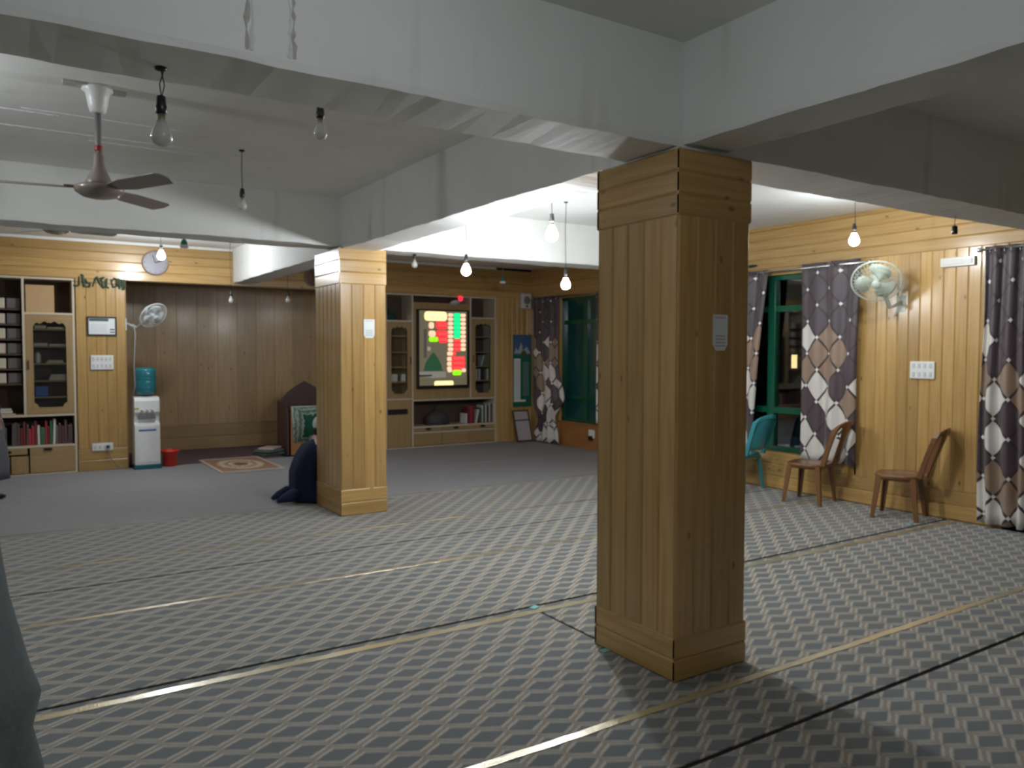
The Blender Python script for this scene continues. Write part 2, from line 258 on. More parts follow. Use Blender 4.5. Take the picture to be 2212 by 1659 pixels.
# ---------------------------------------------------------------- mesh helpers
class MB:
    def __init__(s):
        s.bm = bmesh.new(); s.uv = s.bm.loops.layers.uv.new('UVMap'); s.tint = s.bm.loops.layers.float_color.new('tint'); s.done = set()
    def _fin(s, faces, t=None, off=None):
        t = random.random() if t is None else t
        ou, ov = (random.random()*20, random.random()*20) if off is None else off
        for f in faces:
            n = f.normal if f.normal.length else Vector((0, 0, 1)); f.normal_update(); n = f.normal
            ax = max(range(3), key=lambda i: abs(n[i])); oth = [i for i in range(3) if i != ax]
            cs = [l.vert.co for l in f.loops]
            ext = [max(c[i] for c in cs)-min(c[i] for c in cs) for i in oth]
            if ext[0] > ext[1]: oth = oth[::-1]
            for l in f.loops:
                l[s.uv].uv = (l.vert.co[oth[0]]+ou, l.vert.co[oth[1]]+ov); l[s.tint] = (t, t, t, 1)
    def box(s, x0, x1, y0, y1, z0, z1, t=None, mat=None):
        vs_ = [Vector((x, y, z)) for x in (x0, x1) for y in (y0, y1) for z in (z0, z1)]
        if mat is not None: vs_ = [mat @ v for v in vs_]
        v = [s.bm.verts.new(c) for c in vs_]
        fs = [s.bm.faces.new([v[i] for i in q]) for q in ((0, 1, 3, 2), (4, 6, 7, 5), (0, 4, 5, 1), (2, 3, 7, 6), (0, 2, 6, 4), (1, 5, 7, 3))]
        s._fin(fs, t); return fs
    def loft(s, rings, cap=True, closed=True, t=0.5):
        R = [[s.bm.verts.new(c) for c in r] for r in rings]; n = len(R[0]); fs = []
        for i in range(len(R)-1):
            for j in range(n if closed else n-1):
                k = (j+1) % n
                fs.append(s.bm.faces.new((R[i][j], R[i][k], R[i+1][k], R[i+1][j])))
        if cap and closed:
            fs.append(s.bm.faces.new(R[0][::-1])); fs.append(s.bm.faces.new(R[-1]))
        s._fin(fs, t); return fs
    def lathe(s, c, prof, n=24, axis=(0, 0, 1), cap=True, t=0.5):
        a = Vector(axis).normalized(); q = Vector((0, 0, 1)).rotation_difference(a); c = Vector(c)
        return s.loft([[c + q @ Vector((r*math.cos(2*PI*j/n), r*math.sin(2*PI*j/n), h)) for j in range(n)] for r, h in prof], cap, True, t)
    def tube(s, pts, r, n=8, t=0.5, flat=None):
        pts = [Vector(p) for p in pts]; rings = []
        for i, p in enumerate(pts):
            d = (pts[min(i+1, len(pts)-1)] - pts[max(i-1, 0)]).normalized()
            up = Vector((0, 0, 1)) if abs(d.z) < 0.9 else Vector((1, 0, 0))
            a = d.cross(up).normalized(); b = a.cross(d)
            ri = r[i] if isinstance(r, (list, tuple)) else r; fl = flat or 1.0
            rings.append([p + a*ri*math.cos(2*PI*j/n) + b*ri*fl*math.sin(2*PI*j/n) for j in range(n)])
        return s.loft(rings, True, True, t)
    def prism(s, poly, d, origin, ax, ay, t=None):
        """extrude polygon (2D list, in axes ax, ay) by vector d"""
        o = Vector(origin); ax = Vector(ax); ay = Vector(ay); d = Vector(d)
        a = [s.bm.verts.new(o + ax*x + ay*y) for x, y in poly]; b = [s.bm.verts.new(o + ax*x + ay*y + d) for x, y in poly]
        fs = [s.bm.faces.new(a[::-1]), s.bm.faces.new(b)]; n = len(poly)
        for i in range(n): fs.append(s.bm.faces.new((a[i], a[(i+1) % n], b[(i+1) % n], b[i])))
        s._fin(fs, t); return fs
    def plate_hole(s, outer, inner, d, origin, ax, ay, t=None):
        o = Vector(origin); ax = Vector(ax); ay = Vector(ay); d = Vector(d)
        ed = []; loops = []
        for poly in (outer, inner):
            v = [s.bm.verts.new(o + ax*x + ay*y) for x, y in poly]; loops.append(v)
            ed += [s.bm.edges.new((v[i], v[(i+1) % len(v)])) for i in range(len(v))]
        r = bmesh.ops.triangle_fill(s.bm, edges=ed, use_beauty=True); fs = [g for g in r['geom'] if isinstance(g, bmesh.types.BMFace)]
        e = bmesh.ops.extrude_face_region(s.bm, geom=fs)
        vv = [g for g in e['geom'] if isinstance(g, bmesh.types.BMVert)]
        for q in vv: q.co += d
        nf = set(fs) | {g for g in e['geom'] if isinstance(g, bmesh.types.BMFace)}
        for q in vv: nf |= set(q.link_faces)
        s._fin(list(nf), t)
    def planks(s, origin, across, along, out, W, Lg, width, thick=0.014, ch=0.009):
        """tongue and groove boards with V joints; board k spans [k*width,(k+1)*width] along `across`"""
        o = Vector(origin); a = Vector(across); l = Vector(along); nrm = Vector(out)
        n = max(1, round(W/width)); wd = W/n
        for k in range(n):
            t = random.random(); ou, ov = random.random()*20, random.random()*20
            prof = [(0, 0), (0, thick-ch*0.8), (ch, thick), (wd-ch, thick), (wd, thick-ch*0.8), (wd, 0)]
            p0 = o + a*(k*wd)
            A = [s.bm.verts.new(p0 + a*x + nrm*y) for x, y in prof]; B_ = [s.bm.verts.new(p0 + a*x + nrm*y + l*Lg) for x, y in prof]
            fs = []
            for i in range(6):
                j = (i+1) % 6; f = s.bm.faces.new((A[i], A[j], B_[j], B_[i])); fs.append(f)
                xs = (prof[i][0], prof[j][0], prof[j][0], prof[i][0])
                for lp, xx, yy in zip(f.loops, xs, (0, 0, Lg, Lg)): lp[s.uv].uv = (xx+ou, yy+ov); lp[s.tint] = (t, t, t, 1)
            for f in (s.bm.faces.new(A[::-1]), s.bm.faces.new(B_)):
                for q_, lp in enumerate(f.loops): lp[s.uv].uv = (ou+(lp.vert.co-p0).dot(a), ov+0.02*(q_ % 2)); lp[s.tint] = (t, t, t, 1)
    def build(s, name, mat, parent=None, smooth=False, bevel=0.0, loc=None, seg=2, fixn=True):
        if fixn: bmesh.ops.recalc_face_normals(s.bm, faces=s.bm.faces)
        me = bpy.data.meshes.new(name); s.bm.to_mesh(me); s.bm.free()
        me.materials.append(mat)
        o = bpy.data.objects.new(name, me); C.objects.link(o)
        if smooth:
            for p in me.polygons: p.use_smooth = True
        if bevel:
            b = o.modifiers.new('bevel', 'BEVEL'); b.width = bevel; b.segments = seg; b.limit_method = 'ANGLE'; b.angle_limit = math.radians(40)
        if parent is not None: o.parent = parent
        if loc is not None: o.location = loc
        return o
def tag(o, label, cat, group=None, kind=None):
    if label: o['label'] = label
    if cat: o['category'] = cat
    if group: o['group'] = group
    if kind: o['kind'] = kind
    return o
def thing(name, label, cat, loc=(0, 0, 0), rz=0.0, group=None):
    o = bpy.data.objects.new(name, None); C.objects.link(o); o.location = loc; o.rotation_euler = (0, 0, rz); o.empty_display_size = 0.1
    return tag(o, label, cat, group)
def struct(mb, name, mat, **k):
    o = mb.build(name, mat, **k); o['kind'] = 'structure'; return o
def dup(root, loc, rz, label, group=None):
    r = root.copy(); C.objects.link(r); r.location = loc; r.rotation_euler = (0, 0, rz); r['label'] = label
    if group: r['group'] = group
    for ch in list(root.children):
        c = ch.copy(); C.objects.link(c); c.parent = r
        for g in ch.children:
            d = g.copy(); C.objects.link(d); d.parent = c
    return r
X3, Y3, Z3 = (1, 0, 0), (0, 1, 0), (0, 0, 1)
def flip(p, q=1): return tuple(c*q for c in p)

# ---------------------------------------------------------------- the setting
UL, UR, URF, VN, VF, VB, HC, HB = -4.2, 7.38, 7.80, -3.2, 11.5, 13.2, 3.0, 2.53
b = MB(); b.box(UL-0.2, 8.3, VN-0.2, 13.5, -0.2, 0); struct(b, 'floor', MT['subfloor'])
b = MB(); b.box(UL-0.2, 8.3, VN-0.2, 13.5, HC, HC+0.2); struct(b, 'ceiling', MT['ceiling'])
b = MB(); b.box(UL-0.2, UL, VN-0.2, 13.5, 0, HC); struct(b, 'wall_left', MT['plaster'])
b = MB(); b.box(UL, 8.3, VN-0.2, VN, 0, HC); struct(b, 'wall_near', MT['plaster'])

# right wall, near stretch: boards with a window opening (v 4.86 - 6.42) and a door opening behind the right hand curtain (v 1.9 - 3.45)
WIN0, WIN1, WZ0, WZ1 = 4.90, 6.46, 0.43, 2.44
b = MB()
b.box(UR, UR+0.22, VN, 2.0, 0, HC); b.box(UR, UR+0.22, 2.0, 3.45, 2.44, HC); b.box(UR, UR+0.22, 3.45, WIN0, 0, HC)
b.box(UR, UR+0.22, WIN0, WIN1, 0, WZ0); b.box(UR, UR+0.22, WIN0, WIN1, WZ1, HC); b.box(UR, UR+0.22, WIN1, 7.5, 0, HC)
b.planks((UR, 3.45, 0.29), Y3, Z3, (-1, 0, 0), WIN0-3.45, 2.23, 0.111)
b.planks((UR, WIN1, 0.29), Y3, Z3, (-1, 0, 0), 7.4-WIN1, 2.23, 0.111)
b.planks((UR, 3.45, 0.01), Z3, Y3, (-1, 0, 0), 0.28, 7.4-3.45, 0.14)
b.planks((UR, VN, 2.52), Z3, Y3, (-1, 0, 0), 0.44, 7.4-VN, 0.11)
b.planks((UR, VN, 0.29), Y3, Z3, (-1, 0, 0), 2.0-VN, 2.23, 0.111)
b.planks((UR, WIN0-0.03, 0.29), Z3, Y3, (-1, 0, 0), 0.13, WIN1-WIN0+0.06, 0.13)
b.box(UR-0.012, UR, VN, 7.4, 2.965, HC-0.002)
struct(b, 'wall_right', MT['pine'])
# far stretch of the right wall, set back, with the green window
b = MB(); FW0, FW1, FZ0, FZ1 = 8.0, 10.62, 0.42, 2.46
b.box(URF, URF+0.2, 7.5, FW0, 0, HC); b.box(URF, URF+0.2, FW0, FW1, 0, FZ0-0.02); b.box(URF, URF+0.2, FW0, FW1, FZ1, HC); b.box(URF, URF+0.2, FW1, VF, 0, HC)
b.box(UR+0.2, URF+0.2, 7.3, 7.5, 0, HC)
b.planks((URF, 7.5, 2.5), Z3, Y3, (-1, 0, 0), 0.46, VF-7.5, 0.115)
b.planks((URF, FW1, 0.0), Y3, Z3, (-1, 0, 0), VF-FW1, 2.5, 0.11)
struct(b, 'wall_right_far', MT['pine'])
b = MB(); b.box(URF-0.018, URF, 7.5, FW1, 0.0, FZ0-0.03); b.box(URF-0.04, URF+0.12, 7.5, FW1+0.02, FZ0-0.03, FZ0); struct(b, 'trim_1', MT['orange_wood'])
# windows
def window(name, u, v0, v1, z0, z1, mull, rails, pane):
    b = MB(); t = 0.055
    b.box(u, u+0.09, v0, v0+t, z0, z1); b.box(u, u+0.09, v1-t, v1, z0, z1); b.box(u, u+0.09, v0, v1, z0, z0+t); b.box(u, u+0.09, v0, v1, z1-t, z1)
    for v in mull: b.box(u+0.005, u+0.085, v-0.05, v+0.05, z0, z1)
    for z in rails: b.box(u+0.01, u+0.08, v0, v1, z-0.035, z+0.035)
    o = struct(b, name, MT['green_paint'], bevel=0.004)
    g = MB(); g.box(u+0.04, u+0.046, v0+0.02, v1-0.02, z0+0.02, z1-0.02); g.build('glass_pane', pane, o); return o
window('window_1', UR+0.05, WIN0, WIN1, WZ0, WZ1, [6.02], [0.90, 2.06], MT['glass'])
window('window_2', URF+0.03, FW0, FW1, FZ0, FZ1, [10.0, 8.9], [0.82, 2.05], MT['film'])
# outside: dark yard wall and one lit window across it
b = MB(); b.box(20, 20.4, 2, 24, -1, 6.5); o = struct(b, 'wall_outside', plain('dark house wall across the yard', (0.02, 0.022, 0.025, 1), 0.9))
b = MB(); b.box(19.9, 19.98, 15.22, 15.36, 1.08, 1.48); tag(b.build('lit_window', emis('warm window light', (1.0, 0.78, 0.35, 1), 1.2)), 'small warm lit window far outside in the dark, seen through the window glass', 'window')

# far wall: solid behind, cabinets recessed into it, niche in the middle
b = MB()
b.box(UL, -1.6, VF, VF+0.2, 0, HC)
b.box(UL, 8.3, VB, VB+0.2, 0, HC)                                   # back
b.box(-1.6, 0.76, VF+0.42, VF+0.5, 0, HC)
b.box(5.0, 7.08, VF+0.42, VF+0.5, 0, HC)
b.box(7.08, 8.3, VF, VF+0.2, 0, HC)
b.box(UL, 8.3, VF+0.0, VF+0.2, 2.50, HC)                            # header
struct(b, 'wall_far', MT['plaster'])
b = MB()   # pine cladding of the far wall
b.planks((-4.2, VF, 2.495), Z3, X3, (0, -1, 0), 0.47, 6.905, 0.117)
b.box(2.69, 3.05, VF-0.013, VF, 2.495, 2.545)
b.planks((3.0, VF, 2.495), Z3, X3, (0, -1, 0), 0.47, 4.8, 0.117)
b.planks((0.755, VF, 0.30), X3, Z3, (0, -1, 0), 0.575, 2.195, 0.115)
b.planks((0.755, VF, 0.005), Z3, X3, (0, -1, 0), 0.29, 0.575, 0.145)
b.box(0.755, 1.33, VF, VF+1.7, 0, 2.495)
b.planks((7.08, VF, 0.005), X3, Z3, (0, -1, 0), 0.72, 2.49, 0.105)
b.box(0.755, 1.33, VF-0.002, VF, 0, 2.49)
struct(b, 'wall_far_cladding', MT['pine'])
b = MB()   # niche: brown boards
b.planks((1.33, VB, 0.40), X3, Z3, (0, -1, 0), 3.67, 2.6, 0.30, ch=0.004)
b.planks((1.33, VB, 0.0), Z3, X3, (0, -1, 0), 0.40, 3.67, 0.2)
b.planks((1.33, VF+0.02, 0.0), Y3, Z3, (1, 0, 0), 1.68, 3.0, 0.12)
b.planks((5.0, VF+0.02, 0.0), Y3, Z3, (-1, 0, 0), 1.68, 3.0, 0.12)
b.box(5.0, 5.03, VF, VB, 0, HC)
b.box(1.33, 5.0, VF+0.2, VF+0.215, 2.5, HC)
struct(b, 'wall_niche', MT['pine_dark'])

# concrete beams: rough lower edges
def beam(name, x0, x1, y0, y1, z0, z1, along, rough=0.004):
    """box whose long faces are cut into steps; the two lower arrises wander a little"""
    mb = MB(); a0, a1 = (x0, x1) if along == 'x' else (y0, y1); n = int((a1-a0)/0.07); rings = []
    c0, c1 = (y0, y1) if along == 'x' else (x0, x1); rnd = random.Random(name+str(x0)+str(y0)); w1 = w2 = 0
    for i in range(n+1):
        a = a0 + (a1-a0)*i/n
        w1 = w1*0.75 + rnd.uniform(-1, 1)*rough; w2 = w2*0.75 + rnd.uniform(-1, 1)*rough
        q = [(c0, z1), (c0, z0+0.03), (c0+0.004+abs(w1)*0.4, z0+w1*0.8), (c1-0.004-abs(w2)*0.4, z0+w2*0.8), (c1, z0+0.03), (c1, z1)]
        rings.append([Vector((a, c, z)) if along == 'x' else Vector((c, a, z)) for c, z in q])
    mb.loft(rings); return struct(mb, name, MT['plaster'])
beam('ceiling_beam', UL, 7.38, 2.68, 3.05, 2.522, HC+0.02, 'x')
beam('ceiling_beam', UL, 7.8, 7.10, 7.44, 2.555, HC+0.02, 'x')
beam('ceiling_beam', 2.67, 2.97, VN, 2.68, 2.532, HC+0.02, 'y')
beam('ceiling_beam', 2.65, 2.98, 3.05, 7.10, 2.525, HC+0.02, 'y')
beam('ceiling_beam', 2.71, 3.02, 7.44, 11.48, 2.53, HC+0.02, 'y')
# mortar scars on the near beam face (two vertical ridges) and ridges on the ceiling
def ridge(name, p0, p1, r, mat, seed):
    rnd = random.Random(seed); p0 = Vector(p0); p1 = Vector(p1); n = max(8, int((p1-p0).length/0.02)); pts = []; rs = []
    for i in range(n+1):
        q = p0.lerp(p1, i/n); j = 0.004
        pts.append(q + Vector((rnd.uniform(-j, j), rnd.uniform(-j, j)*0.2, rnd.uniform(-j, j)*0.5))); rs.append(r*rnd.uniform(0.6, 1.15))
    mb = MB(); mb.tube(pts, rs, 6); o = mb.build(name, mat); o['kind'] = 'structure'; return o
for i, (ux, rr0, m_) in enumerate(((0.690, 0.011, 'scar'), (0.706, 0.010, 'scar_w'), (0.832, 0.009, 'scar_w'), (0.845, 0.009, 'scar'))): ridge('trim_%d' % (20+i), (ux, 2.685, 2.995), (ux-0.003, 2.685, 2.56), rr0, MT[m_], 3+i)
for i, (u0, u1, v, z) in enumerate(((-1.2, 0.30, 5.55, 3.0), (0.1, 1.0, 5.50, 3.0), (-1.2, 1.6, 5.95, 3.0), (0.5, 1.5, 6.1, 3.0))):
    ridge('trim_%d' % (4+i), (u0, v, z), (u1, v+0.02, z), 0.006, MT['scar_w'], 10+i)

# ---------------------------------------------------------------- carpets, tape
def slab(name, poly, z0, z1, mat, label, cat, group=None):
    mb = MB(); mb.prism(poly, (0, 0, z1-z0), (0, 0, z0), X3, Y3); o = mb.build(name, mat, bevel=0.003, seg=1); return tag(o, label, cat, group)
rows = [(-3.15, -1.62, 'behind the viewer'), (-1.60, 0.205, 'under the viewer'), (0.22, 2.068, 'nearest to the viewer, in front of the near pillar'), None, (3.945, 5.84, 'just beyond the near pillar'), (5.865, 7.695, 'passing in front of the far pillar'), (7.715, 9.50, 'just beyond the far pillar'), (9.515, 11.49, 'along the shelves of the far wall')]
for r in rows:
    if r is None:
        slab('carpet_roll', [(UL, 2.092), (2.655, 2.092), (2.655, 3.915), (UL, 3.915)], 0.0, 0.009, MT['carpet'], 'grey lattice carpet strip left of the near pillar, ending at the cut seam', 'carpet', 'carpet strips')
        slab('carpet_roll', [(2.6552, 2.092), (7.36, 2.092), (7.36, 3.915), (2.672, 3.915), (2.672, 2.9), (2.6552, 2.9)], 0.0, 0.009, MT['carpet'], 'grey lattice carpet strip around and right of the near pillar, up to the right wall', 'carpet', 'carpet strips')
    else:
        slab('carpet_roll', [(UL, r[0]), (7.36 if r[0] < 7 else 7.76, r[0]), (7.36 if r[0] < 7 else 7.76, r[1]), (UL, r[1])], 0.0, 0.009, MT['carpet' if r[0] < 7.5 else 'carpet_plain'], ('grey lattice' if r[0] < 7.5 else 'plain dark grey')+' carpet strip %s' % r[2], 'carpet', 'carpet strips')
for i, (v, wd) in enumerate(((2.49, 0.044), (3.835, 0.055), (5.155, 0.038), (6.46, 0.032), (7.80, 0.028))):
    lab = ('nearest yellow tape line on the carpet, bright below the near pillar', 'yellow tape line running just in front of the carpet seam behind the near pillar', 'long yellow tape line between the two pillars', 'faint yellow tape line just in front of the far pillar', 'faint yellow tape line behind the far pillar')[i]
    rnd = random.Random(i); n = 160; top = []; bot = []
    for k in range(n+1):
        u = UL + (7.35-UL)*k/n; j = rnd.uniform(-0.004, 0.004); top.append((u, v+wd/2+j)); bot.append((u, v-wd/2+j))
    slab('floor_tape', bot + top[::-1], 0.0092, 0.0115, MT['tape'], lab, 'tape', 'yellow prayer lines')
for (u, v, a, lab) in ((2.675, 3.90, 0.4, 'scrap of pale teal tape at the carpet cut left of the near pillar'), (2.60, 3.13, 0.1, 'scrap of pale teal tape at the left foot of the near pillar'), (6.83, 3.985, 0.3, 'scrap of pale teal tape by the wall beyond the right hand chair')):
    mb = MB(); mb.box(-0.03, 0.03, -0.02, 0.02, 0, 0.004); o = mb.build('tape_scrap', MT['tape_teal'], loc=(u, v, 0.010)); o.rotation_euler.z = a; tag(o, lab, 'tape')
def m_striped():
    m, nt, N, L, B = newmat('maroon striped mat')
    tc = N.new('ShaderNodeTexCoord'); wv = N.new('ShaderNodeTexWave'); wv.bands_direction = 'Y'; wv.inputs['Scale'].default_value = 5.5; wv.inputs['Distortion'].default_value = 0.4; L.new(tc.outputs['Object'], wv.inputs['Vector'])
    cr = N.new('ShaderNodeValToRGB'); cr.color_ramp.elements[0].color = (0.06, 0.03, 0.035, 1); cr.color_ramp.elements[1].color = (0.17, 0.10, 0.11, 1); L.new(wv.outputs[0], cr.inputs[0]); L.new(cr.outputs[0], B.inputs['Base Color']); B.inputs['Roughness'].default_value = 0.95; return m
slab('striped_mat', [(1.40, 11.52), (3.42, 11.52), (3.42, 13.1), (1.40, 13.1)], 0.0, 0.012, m_striped(), 'maroon striped mat covering the floor of the niche', 'mat')
def m_rug():
    m, nt, N, L, B = newmat('brown and cream rug')
    tc = N.new('ShaderNodeTexCoord'); sx = N.new('ShaderNodeSeparateXYZ'); L.new(tc.outputs['Object'], sx.inputs[0])
    def mth(op, a, b=None):
        n = N.new('ShaderNodeMath'); n.operation = op
        for i, v in enumerate((a, b)):
            if v is None: continue
            if isinstance(v, (int, float)): n.inputs[i].default_value = v
            else: L.new(v, n.inputs[i])
        return n.outputs[0]
    x = mth('ABSOLUTE', mth('DIVIDE', sx.outputs[0], 0.41)); y = mth('ABSOLUTE', mth('DIVIDE', sx.outputs[1], 0.70)); d = mth('MAXIMUM', x, y)
    rd = mth('SQRT', mth('ADD', mth('POWER', mth('MULTIPLY', x, 1.25), 2.0), mth('POWER', mth('MULTIPLY', y, 1.25), 2.0)))
    no = N.new('ShaderNodeTexNoise'); no.inputs['Scale'].default_value = 26; L.new(tc.outputs['Object'], no.inputs['Vector'])
    d2 = mth('ADD', rd, mth('MULTIPLY', mth('SUBTRACT', no.outputs[0], 0.5), 0.5))
    cr = N.new('ShaderNodeValToRGB'); cr.color_ramp.interpolation = 'CONSTANT'; e = cr.color_ramp.elements
    A, Bc, Dk = (0.62, 0.52, 0.38, 1), (0.34, 0.19, 0.11, 1), (0.20, 0.10, 0.07, 1)
    e[0].position = 0; e[0].color = Dk; e[1].position = 0.3; e[1].color = A
    for p, c in ((0.48, Bc), (0.62, A), (0.85, Bc)): q = e.new(p); q.color = c
    L.new(d2, cr.inputs[0])
    mx = N.new('ShaderNodeMix'); mx.data_type = 'RGBA'; L.new(mth('GREATER_THAN', d, 0.90), mx.inputs[0]); L.new(cr.outputs[0], mx.inputs[6]); mx.inputs[7].default_value = (0.55, 0.46, 0.38, 1)
    L.new(mx.outputs[2], B.inputs['Base Color']); B.inputs['Roughness'].default_value = 0.95; return m
rg = thing('rug', 'small brown and cream patterned rug lying before the niche', 'rug', (2.675, 11.05, 0.0125), 0)
mb = MB(); mb.box(-0.41, 0.41, -0.68, 0.68, 0, 0.008); mb.build('pile', m_rug(), rg)
mb = MB()
mfr = plain('pale fringe', (0.55, 0.50, 0.48, 1), 0.9)
for s_ in (-1, 1):
    mb = MB(); mb.box(-0.41, 0.41, s_*0.675, s_*0.69, 0.001, 0.007)
    for k in range(54):
        x = -0.40+0.8*k/53; mb.tube([(x, s_*0.68, 0.004), (x+random.uniform(-.006, .006), s_*0.74, 0.003)], 0.0035, 4)
    o = mb.build('fringe', mfr, rg); o['label'] = 'pale fringe'

# ---------------------------------------------------------------- pillars
def pillar(u0, u1, v0, v1, label, ntop=2.20, nlow=0.26, wu=0.12, wv=0.12, ztop=2.53):
    t = thing('wooden_pillar', label, 'pillar', (0, 0, 0))
    zb = 0.0095; th = 0.014
    a = MB(); a.box(u0+th, u1-th, v0+th, v1-th, zb, ztop-0.004); a.build('core', MT['plaster'], t)
    def faces(fn, z0, z1, horiz, wd_u, wd_v, name):
        m_ = MB(); H = z1-z0
        if not horiz:
            m_.planks((u0+th, v0+0.002, z0), Y3, Z3, (-1, 0, 0), v1-v0-0.004, H, wd_v); m_.planks((u1-th, v0+0.002, z0), Y3, Z3, X3, v1-v0-0.004, H, wd_v)
            m_.planks((u0, v0+th, z0), X3, Z3, (0, -1, 0), u1-u0, H, wd_u); m_.planks((u0, v1-th, z0), X3, Z3, Y3, u1-u0, H, wd_u)
        else:
            e = 0.004
            m_.planks((u0+th-e, v0-e+0.002, z0), Z3, Y3, (-1, 0, 0), H, v1-v0+2*e-0.004, wd_v); m_.planks((u1-th+e, v0-e+0.002, z0), Z3, Y3, X3, H, v1-v0+2*e-0.004, wd_v)
            m_.planks((u0-e, v0+th-e, z0), Z3, X3, (0, -1, 0), H, u1-u0+2*e, wd_u); m_.planks((u0-e, v1-th+e, z0), Z3, X3, Y3, H, u1-u0+2*e, wd_u)
        g_ = 0.004 if not horiz else 0.001
        for cx0, cx1 in ((u0+g_, u0+th), (u1-th, u1-g_)):
            for cy0, cy1 in ((v0+g_, v0+th), (v1-th, v1-g_)): m_.box(cx0, cx1, cy0, cy1, z0, z1)
        return m_.build(name, MT['pine'], t)
    faces(None, nlow, ntop, False, wu, wv, 'board_cladding'); faces(None, ntop, ztop-0.015, True, 0.105, 0.105, 'top_band'); faces(None, zb, nlow, True, 0.13, 0.13, 'bottom_band')
    return t
p1 = pillar(2.615, 3.095, 2.645, 3.235, 'near pillar clad in varnished pine boards, large at the right of the picture', nlow=0.22, ztop=2.522)
p2 = pillar(2.625, 3.085, 7.045, 7.735, 'far pillar clad in varnished pine boards, brightly lit on one face', ztop=2.55)
def notice(name, face, cx, z0, z1, w_, label):
    t = thing(name, label, 'notice', (cx, face, z0)); h_ = z1-z0
    m_ = MB(); m_.prism([(-w_/2, h_), (-w_/2, 0.03), (-w_/2+0.02, 0), (w_/2-0.02, 0), (w_/2, 0.03), (w_/2, h_)], (0, -0.002, 0), (0, 0, 0), X3, Z3); m_.build('sheet', MT['paper'], t)
    m_ = MB()
    for k in range(4): m_.box(-w_*0.34, w_*0.34, -0.003, -0.002, h_*(0.12+0.09*k), h_*(0.12+0.09*k)+0.006)
    m_.box(-w_*0.36, w_*0.36, -0.003, -0.002, h_*0.90, h_*0.93)
    m_.build('printed_lines', MT['paper_grey'], t)
notice('paper_notice', 2.6445, 2.893, 1.575, 1.748, 0.10, 'small paper notice stuck on the dark near pillar')
notice('paper_notice', 7.0445, 2.913, 1.695, 1.872, 0.11, 'small white paper notice stuck on the bright face of the far pillar')

# ---------------------------------------------------------------- bulbs
BULBM = []
def hanging_bulb(pos, ztop, lit, label, power=1.0, r=0.031, holder='black', group='hanging light bulbs', two=False):
    p = Vector(pos); t = thing('hanging_bulb', label, 'light bulb', (p.x, p.y, ztop), 0, group)
    L_ = ztop - p.z; zb = -L_
    m_ = MB()
    hz = zb + r*2.05      # bottom of the holder
    wob = random.Random(label); w1, w2 = wob.uniform(-.006, .006), wob.uniform(-.006, .006)
    if two:
        m_.tube([(0, 0, -0.003), (0.012, 0.004, -L_*0.25), (0.0, 0, -L_*0.5), (0.004, 0, hz+0.05)], 0.0022, 6)
        m_.tube([(0.012, 0, -0.003), (-0.004, 0.0, -L_*0.25), (0.003, 0, -L_*0.5), (-0.005, 0, hz+0.05)], 0.0022, 6)
    else:
        m_.tube([(0, 0, -0.003), (w1, w2, -L_*0.35), (-w1, w2, -L_*0.7), (0, 0, hz+0.05)], 0.0028, 6)
    m_.build('cord', MT['cord' if holder == 'black' else 'cord_grey'], t, smooth=True)
    m_ = MB(); m_.lathe((0, 0, 0), [(0.004, -0.001), (0.02, -0.002), (0.018, -0.010), (0.006, -0.014)], 16); m_.build('ceiling_hook_plate', MT['black' if holder == 'black' else 'plastic_w2'], t, smooth=True)
    m_ = MB()
    if holder == 'green':
        m_.lathe((0, 0, hz), [(0.006, 0.075), (0.012, 0.06), (0.030, 0.035), (0.036, 0.0), (0.034, -0.004)], 20); m_.build('holder', MT['green_shade'], t, smooth=True)
        m_ = MB(); m_.lathe((0, 0, hz), [(0.034, 0), (0.042, -0.006), (0.043, -0.026), (0.036, -0.034)], 20); m_.build('bulb', MT['plastic_w'], t, smooth=True); return t
    m_.lathe((0, 0, hz), [(0.006, 0.062), (0.014, 0.058), (0.0165, 0.03), (0.019, 0.022), (0.0175, 0.002), (0.015, 0)], 16); m_.build('holder', MT['black'], t, smooth=True)
    m_ = MB(); k = r/0.031
    m_.lathe((0, 0, zb), [(0.0125, 0.066*k), (0.0125, 0.048*k), (0.015*k, 0.040*k)], 16); m_.build('bulb_cap', MT['bulb_cap'], t, smooth=True)
    prof = [(0.014*k, 0.044*k), (0.017*k, 0.034*k), (0.026*k, 0.016*k), (0.031*k, 0.0), (0.030*k, -0.010*k), (0.024*k, -0.021*k), (0.013*k, -0.029*k), (0.003*k, -0.0312*k)]
    m_ = MB(); m_.lathe((0, 0, zb), prof, 16 if lit else 24)
    if lit:
        mm = emis('lit bulb %d' % len(BULBM), (0.92, 0.96, 1.0, 1), LAMP*power); BULBM.append(mm); mm.cycles.emission_sampling = 'FRONT' if hasattr(mm, 'cycles') else None
    m_.build('bulb', mm if lit else MT['bulb_off'], t, smooth=True)
    return t
for pos, zt, pw, lab in LIT: hanging_bulb(pos, zt, True, lab, pw, r=0.044)
hanging_bulb((0.457, 2.90, 2.295), 2.525, False, 'unlit bulb hanging on twin black wires under the near beam', two=True, r=0.036)
hanging_bulb((1.441, 5.802, 2.605), 3.0, False, 'unlit bulb hanging from the ceiling left of the far pillar')
hanging_bulb((1.19, 3.42, 2.535), 3.0, False, 'unlit bulb half hidden by the near beam, right of the near ceiling fan')
hanging_bulb((2.46, 10.55, 2.22), 3.0, False, 'small unlit bulb hanging before the niche, left one of two')
hanging_bulb((3.17, 10.45, 2.245), 3.0, False, 'small unlit bulb hanging before the niche, right one of two')
hanging_bulb((3.50, 7.27, 2.445), 2.56, False, 'small unlit bulb hanging beside the far pillar')
hanging_bulb((1.587, 8.805, 2.615), 3.0, False, 'unlit lamp with a green holder right of the round clock', holder='green')
